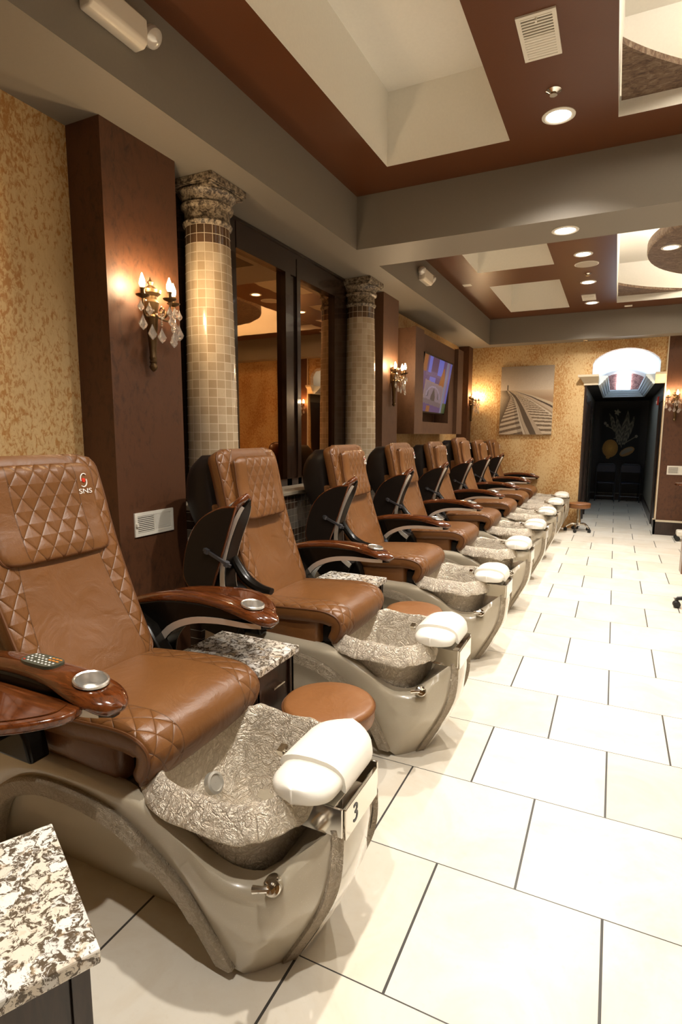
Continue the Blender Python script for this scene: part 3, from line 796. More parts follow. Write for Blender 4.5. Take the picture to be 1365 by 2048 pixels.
def leafd(u, v, x0, y0, x1, y1, wd):
    dx, dy = x1-x0, y1-y0; L2 = dx*dx+dy*dy; s = ((u-x0)*dx+(v-y0)*dy)/L2
    if not 0 < s < 1: return None
    q = ((u-x0)*-dy+(v-y0)*dx)/math.sqrt(L2); q -= 0.015*math.sin(s*PI*2)
    h = wd*math.sin(PI*s**0.8)
    return (abs(q)/h, q, s) if abs(q) < h else None
def lemon(u, v):
    c = (0.010, 0.008, 0.007)
    if u < 0.03 or u > 0.97 or v < 0.02 or v > 0.98: c = (0.020, 0.016, 0.014)
    for a in ((0.52, 0.30, 0.36, 0.86, 0.05), (0.58, 0.30, 0.66, 0.93, 0.10), (0.50, 0.30, 0.42, 0.78, 0.07), (0.62, 0.30, 0.82, 0.84, 0.065), (0.42, 0.52, 0.20, 0.88, 0.055)):
        r = leafd(u, v, *a)
        if r:
            k = 0.75+0.35*math.sin(r[2]*34+abs(r[1])*80); c = tuple(x*k for x in (0.26, 0.23, 0.165))
            if r[0] < 0.08: c = (0.05, 0.04, 0.03)
    for k in range(5):
        a = k*2*PI/5+.3; r = leafd(u, v, 0.40, 0.90, 0.40+0.09*math.cos(a), 0.90+0.06*math.sin(a), 0.02)
        if r: c = (0.40, 0.36, 0.27)
    for fx, fy in ((0.12, 0.70), (0.17, 0.66), (0.90, 0.46)):
        if math.hypot(u-fx, (v-fy)*1.3) < 0.035: c = (0.30, 0.27, 0.21)
    for a in ((0.15, 0.66, 0.42, 0.55), (0.42, 0.55, 0.56, 0.26), (0.60, 0.32, 0.90, 0.46), (0.36, 0.42, 0.50, 0.42)):
        dx, dy = a[2]-a[0], a[3]-a[1]; s = max(0, min(1, ((u-a[0])*dx+(v-a[1])*dy)/(dx*dx+dy*dy)))
        if math.hypot(u-a[0]-s*dx, v-a[1]-s*dy) < 0.008: c = (0.26, 0.22, 0.15)
    r = math.hypot((u-0.28)/0.195, (v-0.235)/0.165)
    if r < 1 or math.hypot((u-0.24)/0.05, (v-0.07)/0.03) < 1:
        k = 1-0.45*r; c = tuple(x*k*(0.85+0.3*nz(u*2, v*2)) for x in (0.75, 0.36, 0.07))
    du, dv = (u-0.70), (v-0.18); p, q = du*0.95+dv*0.4, -du*0.32+dv*0.95
    r = math.hypot(p/0.19, q/0.075)
    if r < 1: c = (0.42, 0.23, 0.08) if r > 0.8 or q < -0.02 else (0.34, 0.28, 0.20)
    return c
t = thing('canvas_picture', 'dark painting of an orange citrus fruit and grey leaves at the hallway end', 'picture', (0.09, YH-0.005, 1.52))
bm = BM(); picture_grid(bm, lemon, 1, 1, 110, 150, lambda u, v: (-0.42+0.84*u, -0.036, -0.62+1.24*v)); link('print', bm, M_CANVAS, t, False)
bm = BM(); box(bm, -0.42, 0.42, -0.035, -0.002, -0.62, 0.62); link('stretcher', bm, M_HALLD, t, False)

# folding chairs at the hallway end
def folding_chair(x, label):
    t = thing('folding_chair', label, 'chair', (x, YH-0.42, 0), group=None)
    w2 = 0.20
    for s in (-1, 1):
        bm = BM(); tube(bm, [(s*w2, -0.02, 0), (s*w2, 0.06, 0.40), (s*w2, 0.12, 0.78)], 0.011, 8); link('leg', bm, M_GREYST, t)
        bm = BM(); tube(bm, [(s*(w2-0.03), 0.30, 0), (s*(w2-0.03), 0.05, 0.42)], 0.010, 8); link('leg', bm, M_GREYST, t)
    pts = [(-w2, 0.12, 0.74), (-w2+0.02, 0.125, 0.82), (-w2+0.06, 0.13, 0.845), (w2-0.06, 0.13, 0.845), (w2-0.02, 0.125, 0.82), (w2, 0.12, 0.74)]
    bm = BM(); tube(bm, pts, 0.011, 8); link('top_rail', bm, M_GREYST, t)
    bm = BM(); tube(bm, [(-w2, 0.0, 0.12), (w2, 0.0, 0.12)], 0.008, 6); link('stretcher', bm, M_GREYST, t)
    bm = BM(); box(bm, -w2+0.005, w2-0.005, 0.105, 0.125, 0.66, 0.83); o = link('backrest', bm, M_BLUEV, t); bevel(o, 0.008)
    bm = BM(); box(bm, -w2+0.02, w2-0.02, -0.20, 0.18, 0.42, 0.45); o = link('seat', bm, M_BLUEV, t); bevel(o, 0.01)
folding_chair(-0.145, 'blue folding chair at the hallway end, below the painted orange fruit')
folding_chair(0.36, 'blue folding chair at the hallway end, right of the other folding chair')
t = thing('fire_alarm', 'small red fire alarm high on the right hallway wall', 'fire alarm', (0.64, 11.2, 2.08))
bm = BM(); box(bm, -0.035, -0.001, -0.06, 0.06, -0.07, 0.07); o = link('body', bm, M_RED, t); bevel(o, 0.006)
bm = BM(); box(bm, -0.05, -0.035, -0.03, 0.03, -0.045, 0.0); link('strobe', bm, M_WHITE, t)

# ------------------------------------------------------------------ ceiling fittings
dl = ['recessed downlight in the near brown ceiling panel, beside the sprinkler', None, None, None,
      'recessed downlight in the grey ceiling beam',
      'recessed downlight in the far brown ceiling, nearest the beam',
      'recessed downlight in the far brown ceiling between the speaker and the square vent',
      'recessed downlight in the far brown ceiling beyond the square vent']
bm = BM(); lathe(bm, [(0.088, 0.0), (0.088, -0.004), (0.072, -0.008), (0.064, -0.004), (0.064, 0.0)], 36, capb=False, capt=False)
bm.free()
def downlight(x, y, z, label):
    t = thing('downlight', label, 'ceiling light', (x, y, z), group='recessed downlights in the ceiling' if label is None else None)
    bm = BM(); lathe(bm, [(0.092, 0.0), (0.092, -0.004), (0.076, -0.009), (0.068, -0.005), (0.068, -0.001)], 36, capb=False, capt=False); link('trim_ring', bm, M_WHITE, t)
    bm = BM(); lathe(bm, [(0.0001, -0.0045), (0.066, -0.004), (0.069, -0.001)], 36, capb=False, capt=False); link('lens', bm, M_LAMP, t)
    sp = spot('downlight_beam', (0, 0, -0.02), DOWN_W*(0.55 if x > 1 else 1.0)); sp.parent = t
    return t
for i, (x, y, z) in enumerate(DOWN):
    lab = dl[i] if i < len(dl) and dl[i] else None
    t = downlight(x, y, z, lab or 'round white recessed downlight in the ceiling outside the photo')
    if not lab: t['group'] = 'downlights out of view'
t = downlight(0.39, 6.92, 3.398, 'downlight set in the hanging mottled brown disc')
def vent(loc, label, ax, ay, n, wv, hv, split='u'):
    """grille in plane spanned by ax (width) and ay (height), centre loc; n outward normal"""
    t = thing('air_vent', label, 'vent', loc)
    ax, ay, n = Vector(ax), Vector(ay), Vector(n)
    bm = BM(); fw = 0.018
    for s in (-1, 1):
        obox(bm, ax*s*(wv-fw/2)+n*0.004, ax*fw/2, ay*hv, n*0.004); obox(bm, ay*s*(hv-fw/2)+n*0.004, ax*(wv-fw), ay*fw/2, n*0.004)
    if split == 'u': obox(bm, n*0.004, ax*0.004, ay*hv, n*0.003)
    else: obox(bm, n*0.004, ax*wv, ay*0.004, n*0.003)
    o = link('frame', bm, M_WHITE, t, False)
    bm = BM(); obox(bm, n*0.001, ax*(wv-fw), ay*(hv-fw), n*0.001); link('backing', bm, M_VENTIN, t, False)
    bm = BM(); k = 15 if split == 'v' else 9
    for i in range(k):
        q = -1+2*(i+.5)/k
        if split == 'v': obox(bm, ay*q*(hv-fw)+n*0.004, ax*(wv-fw), ay*(hv/k*(0.42 if q > 0 else 0.75)), n*0.0025)
        else:
            obox(bm, ax*(-wv/2+fw/4)+ay*q*(hv-fw)+n*0.004, ax*(wv/2-fw*0.6), ay*(hv/k*0.33), n*0.002)
            obox(bm, ax*(wv/2-fw/4)+ay*q*(hv-fw)+n*0.004, ax*(wv/2-fw*0.6), ay*(hv/k*0.8), n*0.002)
    link('louvres', bm, M_WHITE, t, False)
    bm = BM(); obox(bm, -ax*(wv*0.0)+ay*(hv*0.78)+n*0.012, ax*0.004, ay*0.010, n*0.006) if split == 'v' else obox(bm, -ax*(wv*0.93)+n*0.012, ax*0.006, ay*0.008, n*0.006)
    link('lever', bm, M_WHITE, t, False)
    return t
vent((-0.43, 2.98, ZC), 'square white air vent in the near brown ceiling panel', (1, 0, 0), (0, -1, 0), (0, 0, -1), 0.085, 0.163, 'v')
vent((-0.435, 8.50, ZC), 'square white air vent in the far brown ceiling panel', (1, 0, 0), (0, -1, 0), (0, 0, -1), 0.085, 0.17, 'v')
vent((-2.20, 2.256, 1.03), 'white wall vent low on the nearest brown pilaster, under the sconce', (0, 1, 0), (0, 0, 1), (1, 0, 0), 0.140, 0.062)
vent((0.87, YF-0.02, 0.982), 'white wall vent on the brown wall right of the hallway', (1, 0, 0), (0, 0, 1), (0, -1, 0), 0.145, 0.066)
def sprinkler(x, y, z, label):
    t = thing('sprinkler', label, 'sprinkler', (x, y, z))
    bm = BM(); lathe(bm, [(0.040, 0), (0.040, -0.004), (0.026, -0.012), (0.012, -0.02)], 24); link('escutcheon', bm, M_CHROME, t)
    bm = BM(); lathe(bm, [(0.006, -0.012), (0.006, -0.022), (0.02, -0.023), (0.02, -0.026)], 16); link('deflector', bm, M_CHROME, t)
sprinkler(-0.412, 3.45, ZC, 'chrome sprinkler head between the near downlight and the near ceiling vent')
sprinkler(-0.40, 7.28, ZC, 'chrome sprinkler head beside the round speaker in the far ceiling')
sprinkler(-0.50, 9.62, ZS, 'tiny sprinkler head on the far soffit above the gold wall')
t = thing('ceiling_speaker', 'round white ceiling speaker grille in the far brown ceiling', 'speaker', (-0.395, 6.88, ZC))
bm = BM(); lathe(bm, [(0.122, 0), (0.122, -0.005), (0.112, -0.007)], 40, capt=False); link('rim', bm, M_WHITE, t)
bm = BM(); lathe(bm, [(0.112, -0.006), (0.0002, -0.010)], 40, capb=False); link('grille', bm, plain('grey grille', (0.48, 0.42, 0.33), 0.6), t)
def card(x, y, label):
    bm = BM(); box(bm, -0.05, 0.05, -0.05, 0.05, -0.004, 0); o = link('ceiling_plate', bm, M_WHITE, None, False, (x, y, ZC)); tag(o, label, 'plate')
card(-1.76, 7.21, 'small white plate on the brown ceiling left of the square recesses'); card(0.05, 9.29, 'small white plate on the brown ceiling near the far soffit')
# emergency lights on the soffit face
def emergency(y, z, label):
    t = thing('emergency_light', label, 'emergency light', (TX0, y, z))
    bm = BM(); prism = [(0.0, -0.055), (0.055, -0.055), (0.075, -0.035), (0.075, 0.055), (0.0, 0.055)]
    prism_y(bm, prism, -0.14, 0.14); o = link('housing', bm, M_WHITEBODY, t); bevel(o, 0.008)
    for s in (-1, 1):
        bm = BM(); c = Vector((0.055, s*0.185, 0.02))
        dirv = Vector((0.75, s*0.1, -0.66)).normalized(); u = dirv.cross(Vector((0, 1, 0))).normalized(); v2 = dirv.cross(u)
        P = [[c+dirv*z_+(u*math.cos(2*PI*k/20)+v2*math.sin(2*PI*k/20))*r for k in range(20)] for r, z_ in ((0.002, -0.045), (0.022, -0.040), (0.038, -0.022), (0.044, 0.0))]
        grid(bm, P, cv=True); tube(bm, [(0.04, s*0.14, 0.02), (0.045, s*0.165, 0.02)], 0.012, 8)
        h = link('lamp_head', bm, M_WHITEBODY, t)
        bm = BM(); P = [[c+dirv*z_+(u*math.cos(2*PI*k/20)+v2*math.sin(2*PI*k/20))*r for k in range(20)] for r, z_ in ((0.044, 0.0), (0.040, 0.014), (0.024, 0.026), (0.001, 0.031))]
        grid(bm, P, cv=True); link('lamp_lens', bm, plain('clear lens', (0.62, 0.58, 0.52), 0.12, 0.35), h)
    return t
emergency(1.835, 3.135, 'white emergency light with two round heads at the top left, on the near soffit')
emergency(5.93, 3.12, 'small white emergency light on the far soffit beyond the grey beam')

# ------------------------------------------------------------------ wall sconces
def sconce(loc, rz, label):
    t = thing('wall_sconce', label, 'wall light', loc, rz, 'bronze candle sconces')
    bm = BM()   # fluted tapering stem
    seg = 24; P = []
    for z, r in ((-0.37, 0.002), (-0.36, 0.010), (-0.345, 0.014), (-0.33, 0.009), (-0.322, 0.013), (-0.316, 0.010), (-0.30, 0.013), (-0.29, 0.011), (-0.12, 0.020), (-0.10, 0.023), (-0.09, 0.019), (-0.06, 0.022), (-0.03, 0.026), (-0.015, 0.018), (0.0, 0.020), (0.015, 0.032), (0.03, 0.034), (0.04, 0.020), (0.055, 0.006), (0.07, 0.010), (0.08, 0.004), (0.095, 0.001)):
        row = []; r = r*1.55
        for k in range(seg):
            a = 2*PI*k/seg; rr2 = r*(1-0.10*(k % 3 == 0)) if -0.29 <= z <= -0.12 else r
            row.append((0.036+rr2*math.cos(a), rr2*math.sin(a), z))
        P.append(row)
    grid(bm, P, cv=True); link('stem', bm, M_BRONZE, t)
    bm = BM(); box(bm, 0.0, 0.018, -0.022, 0.022, -0.12, 0.0); o = link('backplate', bm, M_BRONZE, t); bevel(o, 0.006)
    for i, (px, py, dz) in enumerate(((0.085, -0.105, 0.0), (0.155, 0.005, -0.005), (0.085, 0.110, 0.0))):
        pts, _ = spline([(0.04, 0, -0.06), (0.04+0.35*(px-0.04), py*0.35, -0.10), (0.04+0.75*(px-0.04), py*0.8, -0.105), (px, py, -0.06), (px, py, -0.03+dz)], 14)
        bm = BM(); tube(bm, pts, 0.006, 8); arm = link('arm', bm, M_BRONZE, t)
        tube_b = BM(); pts2, _ = spline([(0.045+0.5*(px-0.04), py*0.5, -0.10), (0.05+0.6*(px-0.04), py*0.55, -0.07), (0.03+0.6*(px-0.04), py*0.50, -0.06), (0.03+0.5*(px-0.04), py*0.42, -0.075)], 10)
        tube(tube_b, pts2, 0.004, 6); link('scroll', tube_b, M_BRONZE, arm)
        bm = BM(); lathe(bm, [(0.004, -0.034), (0.012, -0.030), (0.030, -0.022), (0.034, -0.016), (0.028, -0.018), (0.012, -0.016), (0.010, 0.006), (0.014, 0.014), (0.012, 0.018)], 20, (px, py, dz)); link('candle_cup', bm, M_BRONZE, arm)
        bm = BM(); lathe(bm, [(0.006, 0.016), (0.011, 0.024), (0.0145, 0.038), (0.012, 0.054), (0.006, 0.070), (0.0015, 0.084)], 10, (px, py, dz)); link('bulb', bm, M_BULB, arm)
    def drop(x, y, z, s):
        bm = BM(); P = []
        for zz, r in ((0, 0.001), (-0.30, 0.42), (-0.62, 1.0), (-0.80, 0.72), (-1.0, 0.02)):
            P.append([(x+0.45*r*0.37*s*math.cos(2*PI*k/6)*1.0, y+r*0.37*s*math.sin(2*PI*k/6), z+zz*s) for k in range(6)])
        grid(bm, P, cv=True); return link('crystal_drop', bm, M_CRYSTAL, t, False)
    for (x, y, z, s) in ((0.10, -0.125, -0.11, 0.055), (0.11, -0.075, -0.15, 0.055), (0.12, -0.02, -0.16, 0.055), (0.15, 0.03, -0.185, 0.05), (0.14, 0.05, -0.16, 0.05),
                         (0.10, 0.10, -0.10, 0.06), (0.10, 0.13, -0.12, 0.06), (0.17, -0.015, -0.06, 0.04), (0.17, 0.025, -0.06, 0.04), (0.10, -0.135, -0.045, 0.04), (0.11, -0.09, -0.05, 0.045),
                         (0.11, 0.085, -0.045, 0.04), (0.10, 0.135, -0.045, 0.04), (0.16, 0.005, -0.10, 0.04)):
        drop(x, y, z, s*1.4)
    bm = BM()
    def bead(p, r=0.0055):
        lathe(bm, [(0.0005, -r), (r*0.8, -r*0.6), (r, 0), (r*0.8, r*0.6), (0.0005, r)], 8, tuple(p), capb=False, capt=False)
    for k in range(11):
        u = k/10; bead((0.10+0.05*math.sin(PI*u), -0.105+0.11*u, -0.045-0.075*math.sin(PI*u)-0.01*u))
        bead((0.155-0.05*u, 0.005+0.105*u, -0.055-0.06*math.sin(PI*u)))
    for k in range(6): bead((0.15, 0.03, -0.115-0.012*k)); bead((0.14, 0.05, -0.10-0.011*k)); bead((0.12, -0.02, -0.10-0.010*k), 0.006)
    link('bead_chain', bm, M_CRYSTAL, t)
    return t
sconce((-2.20, 2.262, 2.185), 0, 'bronze three candle sconce with crystals on the nearest brown pilaster')
sconce((-2.205, 5.80, 2.165), 0, 'bronze crystal candle sconce on the brown pilaster just before the television')
sconce((-2.245, 9.60, 2.09), 0, 'bronze crystal candle sconce in the far left corner, beside the railway picture')
sconce((0.765, YF-0.02, 2.07), -PI/2, 'bronze crystal candle sconce on the brown wall right of the hallway')
sconce((XR-0.01, 4.2, 2.15), PI, 'bronze crystal candle sconce on the right wall, seen only as a reflection in the windows')

# ================================================================== PEDICURE CHAIRS
X0 = -1.25                      # chair origin along x; every profile below is given in room x and shifted
def sh(p): return (p[0]-X0, p[1], p[2])
def mir(P, s): return [[(x-X0, -s*v, z) for (x, v, z) in r] for r in P]   # v>0, s=+1 -> towards the camera (-y)

def slab(bm, path, wf, th, nv=14, crown=0.0, quilt=None, side=0.02, sgn=1, endround=0.05, thf=None, sag=None):
    """cushion whose front face follows path (x,z); returns edge outline of the front face"""
    pts, Ltot = spline(path, 44)
    n = len(pts); us = np.linspace(0, Ltot, n)
    tang = np.gradient(pts, axis=0); tang /= np.linalg.norm(tang, axis=1)[:, None]
    nor = np.stack([tang[:, 1], -tang[:, 0]], 1)*sgn
    P = []; Q = []
    edge = []
    vv = [math.sin(PI/2*(-1+2*j/nv)) for j in range(nv+1)]
    for i in range(n):
        u = us[i]; w_ = wf(u/Ltot)
        dd = min(u, Ltot-u); r = endround
        w_e = w_ - (r-math.sqrt(max(0, r*r-(r-dd)**2)) if dd < r else 0)
        T = th*(thf(u/Ltot) if thf else 1.0)
        k = min(1.0, dd/0.012); fr = 0.35+0.65*math.sqrt(max(0, 1-(1-k)**2))   # front face falls off at the ends
        row = []
        for v in vv:
            y = v*w_e; c = crown*(1-v*v)*min(1, dd/0.06)
            ee = max(0, (abs(v)-0.93)/0.07); off = c-0.010*ee*ee-0.012*(1-fr)
            if sag: off += sag(u/Ltot, v)
            row.append((pts[i][0]-X0+nor[i][0]*off, y, pts[i][1]+nor[i][1]*off))
        we2 = w_e+side*0.35
        for a, yy in ((0.25, w_e+side*0.5), (0.6, w_e+side*0.6), (0.9, w_e+side*0.1), (1.0, w_e-0.02)):
            off = -T*a; row.append((pts[i][0]-X0+nor[i][0]*off, yy, pts[i][1]+nor[i][1]*off))
        for a, yy in ((1.0, -w_e+0.02), (0.9, -w_e-side*0.1), (0.6, -w_e-side*0.6), (0.25, -w_e-side*0.5)):
            off = -T*a; row.append((pts[i][0]-X0+nor[i][0]*off, yy, pts[i][1]+nor[i][1]*off))
        P.append(row)
        Q.append((row[0], row[nv]))
    m_ = len(P[0])
    def at(i, j):
        if quilt is None or j > nv: return 0.0
        return quilt(us[i]/Ltot, vv[j]*wf(us[i]/Ltot))
    V = grid(bm, P, cv=True, uv=lambda i, j: ((P[i % n][j % m_][1]), us[min(i, n-1)]), attr=at)
    capring(bm, V[0][::-1]); capring(bm, V[-1])
    bmesh.ops.recalc_face_normals(bm, faces=bm.faces)
    def edge_pt(i, s):
        p = Q[i][0 if s < 0 else 1]; return (p[0]-nor[i][0]*0.006, p[1]+s*0.004, p[2]-nor[i][1]*0.006)
    return [edge_pt(i, -1) for i in range(n)], [edge_pt(i, 1) for i in range(n)]

def steps(u, stops):
    for a, b, v in stops:
        if a <= u <= b: return v
    return 0.0

# ---- hull
HULL = [  # columns front to back, rows: inner ledge, crease, belly, lower edge
    [(-.600, .100, .470), (-.592, .112, .462), (-.610, .122, .280), (-.752, .098, .000)],
    [(-.660, .165, .425), (-.650, .185, .405), (-.680, .200, .240), (-.790, .150, .000)],
    [(-.740, .200, .365), (-.705, .243, .330), (-.750, .250, .185), (-.835, .195, .000)],
    [(-.830, .222, .352), (-.800, .275, .322), (-.825, .270, .205), (-.868, .222, .035)],
    [(-.920, .235, .385), (-.880, .290, .365), (-.890, .288, .260), (-.905, .252, .150)],
    [(-1.01, .248, .450), (-.965, .292, .430), (-.965, .294, .350), (-.965, .272, .265)],
    [(-1.11, .255, .490), (-1.07, .288, .475), (-1.05, .296, .425), (-1.05, .282, .345)],
    [(-1.20, .245, .508), (-1.19, .272, .502), (-1.19, .290, .475), (-1.20, .285, .425)],
    [(-1.40, .245, .515), (-1.40, .270, .508), (-1.40, .287, .485), (-1.40, .285, .452)],
    [(-1.60, .240, .515), (-1.60, .265, .508), (-1.60, .280, .470), (-1.60, .280, .425)],
    [(-1.78, .240, .510), (-1.79, .262, .500), (-1.80, .268, .430), (-1.76, .270, .330)],
    [(-1.86, .230, .540), (-1.88, .250, .520), (-1.90, .250, .300), (-1.86, .250, .150)],
    [(-1.88, .225, .520), (-1.91, .240, .500), (-1.93, .240, .200), (-1.90, .235, .000)]]
ARCH = [(-.905, .215, 0.0), (-.868, .228, .035), (-.905, .258, .150), (-.965, .278, .265), (-1.05, .288, .345), (-1.20, .291, .425), (-1.40, .291, .452), (-1.60, .286, .425), (-1.76, .276, .330), (-1.86, .256, .150), (-1.90, .241, .000)]
def hull(parent):
    bm = BM()
    for s in (1, -1):
        rows = mir(HULL, s)
        # resample smoothly in both directions
        n = len(rows); cols = []
        for k in range(4):
            pts, _ = spline([rows[i][k] for i in range(n)], 48); cols.append(pts)
        G = []
        for i in range(49):
            pts, _ = spline([cols[0][i], cols[1][i], cols[2][i], cols[3][i]], 12)
            xx = cols[0][i][0]+X0
            if -.748 < xx < -.62: inner = [(cols[0][i][0], cols[0][i][1]*0.8, cols[0][i][2]-0.004), (cols[0][i][0], 0.0, cols[0][i][2]-0.004)]
            else: inner = [(cols[0][i][0], cols[0][i][1]*0.90, cols[0][i][2]-0.02), (cols[0][i][0], 0.0, cols[0][i][2]-0.02)] if xx < -1.21 or xx > -.63 else [(cols[0][i][0], cols[0][i][1]*0.88, cols[0][i][2]-0.05), (cols[0][i][0], cols[0][i][1]*0.3, 0.20)]
            G.append([inner[1], inner[0]]+[tuple(p) for p in pts])
        grid(bm, G)
        # recessed side wall under the arch
        ap, _ = spline([(x-X0, -s*(v-0.022), z) for x, v, z in ARCH[1:]], 30)
        G = []
        for p in ap:
            fy = -s*(0.105 if p[0]+X0 < -0.86 else 0.16)
            G.append([tuple(p), (p[0], -s*(abs(p[1])*0.93), p[2]*0.75), (p[0], (p[1]*0.5+fy*0.5), p[2]*0.35), (p[0], fy if p[0]+X0 > -1.8 else fy, 0.0)])
        grid(bm, G)
    bmesh.ops.recalc_face_normals(bm, faces=bm.faces)
    link('base', bm, M_PEARL, parent, angle=50)
    for s in (1, -1):   # crinkled arch trim
        ap, _ = spline([(x-X0, -s*v, z) for x, v, z in ARCH[1:]], 60)
        bm = BM(); G = []
        for i, p in enumerate(ap):
            t_ = ap[min(i+1, 60)]-ap[max(i-1, 0)]; t_ /= np.linalg.norm(t_)
            nn = np.array((t_[2], 0, -t_[0])); nn /= max(1e-6, np.linalg.norm(nn))     # in-plane, pointing below the arch
            if nn[2] > 0: nn = -nn
            if i == 0: nn = np.array((-1.0, 0, 0.0))
            if abs(t_[2]) > 0.9: nn = np.array((-1.0 if p[0]+X0 > -1.4 else 1.0, 0, 0))
            wv = 0.050; o_ = np.array((0, -s*0.016, 0)); q = p.copy(); q[2] = max(q[2], 0.0)
            a = q-nn*0.010; b = q+nn*wv
            a[2] = max(a[2], 0); b[2] = max(b[2], 0)
            G.append([tuple(a-o_*0.6), tuple(a+o_*0.5), tuple(a+o_+nn*0.008), tuple(b+o_*0.9-nn*0.008), tuple(b+o_*0.3), tuple(b-o_*1.5)])
        V = grid(bm, G, cv=True); capring(bm, V[0]); capring(bm, V[-1][::-1])
        # toe down to the floor
        tp = [(-.880, .228, .045), (-.862, .226, .020), (-.866, .222, 0.0)]
        bmesh.ops.recalc_face_normals(bm, faces=bm.faces)
        link('arch_trim', bm, M_TRIM, parent)
        # front corner strip follows the hull skin
        rows = mir(HULL, s); cols = [spline([rows[i][k] for i in range(len(rows))], 48)[0] for k in range(4)]
        def skin(q):
            i = int(q); f = q-i; pc = [cols[k][i]*(1-f)+cols[k][i+1]*f for k in range(4)]
            return spline(pc, 24)[0]
        A_, B_ = skin(0.0), skin(0.85); C_ = skin(0.4)
        G = []
        for r in range(25):
            d1 = B_[r]-A_[r]; d2 = A_[min(r+1, 24)]-A_[max(r-1, 0)]; n_ = np.cross(d1, d2); n_ /= max(1e-9, np.linalg.norm(n_))
            if n_[1]*s > 0: n_ = -n_
            fx = np.array((0.014, 0, 0))
            row = [A_[r]+fx-n_*.012, A_[r]+fx+n_*.004, A_[r]+n_*.011, C_[r]+n_*.011, B_[r]+n_*.010, B_[r]-n_*.006]
            G.append([(p[0], p[1], max(0.0, p[2])) for p in row])
        bm = BM(); V = grid(bm, G, cv=True); capring(bm, V[0]); capring(bm, V[-1][::-1]); bmesh.ops.recalc_face_normals(bm, faces=bm.faces)
        link('corner_strip', bm, M_TRIM, parent)
    # front panel
    bm = BM(); G = []
    for x, hw, z in ((-.592, .104, .475), (-.590, .106, .400), (-.604, .106, .270), (-.665, .100, .130), (-.735, .094, .004)):
        G.append([(x-X0+0.014*(1-q*q)+0.004, hw*q, z) for q in [-1, -.7, -.35, 0, .35, .7, 1]])
    grid(bm, G); bmesh.ops.recalc_face_normals(bm, faces=bm.faces)
    link('front_panel', bm, M_PEARLW, parent)

def basin(parent):
    rng = random.Random(5)
    def outline(a):
        ca, sa = math.cos(a), math.sin(a)
        rx = 0.258 if ca > 0 else 0.262; ry = 0.288
        e = 2.0/3.2
        x = math.copysign(abs(ca)**e, ca)*rx; y = math.copysign(abs(sa)**e, sa)*ry
        if ca > 0: y *= 1-0.12*(ca**3)
        return x, y
    rings = [(0.58, .255, 0), (0.68, .32, 0), (0.755, .41, 0), (0.785, .49, 0), (0.85, .512, .5), (0.97, .488, 1), (1.00, .484, 1.3), (1.005, .490, 1.3), (0.985, .503, 1.2), (0.93, .533, 1), (0.875, .555, .8), (0.835, .560, .6), (0.805, .548, .3), (0.765, .46, 0), (0.70, .36, 0), (0.58, .285, 0), (0.45, .258, 0), (0.25, .25, 0), (0.02, .248, 0)]
    seg = 96; G = []
    for sc, z, wv in rings:
        row = []
        for k in range(seg):
            a = 2*PI*k/seg; x, y = outline(a)
            wob = (0.6*math.sin(7*a+0.5)+0.5*math.sin(13*a+2)+0.35*math.sin(23*a))
            back = max(0, -math.cos(a))*2
            row.append((-.93-X0+x*sc*(1+0.012*wv*wob), -.022+y*sc*(1+0.014*wv*wob), z+0.007*wv*wob+0.010*back*wv))
        G.append(row)
    # bottom of the outside
    bot = [[(-.925-X0+(p[0]-(-.925-X0))*f, p[1]*f, z) for p in G[0]] for f, z in ((0.05, .19), (0.45, .20), (0.78, .225))]
    G = bot+G
    bm = BM(); grid(bm, G, cv=True); bmesh.ops.recalc_face_normals(bm, faces=bm.faces)
    b = link('basin', bm, M_FOIL, parent, angle=80)
    bm = BM()
    c = Vector((-1.075-X0, -0.02, .405)); n = Vector((0.88, 0, 0.47)).normalized(); u = n.cross(Vector((0, 1, 0))).normalized(); v = Vector((0, 1, 0))
    P = [[c+n*h+(u*math.cos(2*PI*k/24)+v*math.sin(2*PI*k/24))*r for k in range(24)] for r, h in ((0.034, -.012), (0.034, 0.006), (0.026, 0.009), (0.024, 0.004), (0.001, 0.004))]
    grid(bm, P, cv=True); link('drain_grate', bm, plain('pale drain grate', (0.45, 0.43, 0.38), 0.3, 0.6) if 'pale drain grate' not in bpy.data.materials else bpy.data.materials['pale drain grate'], b)

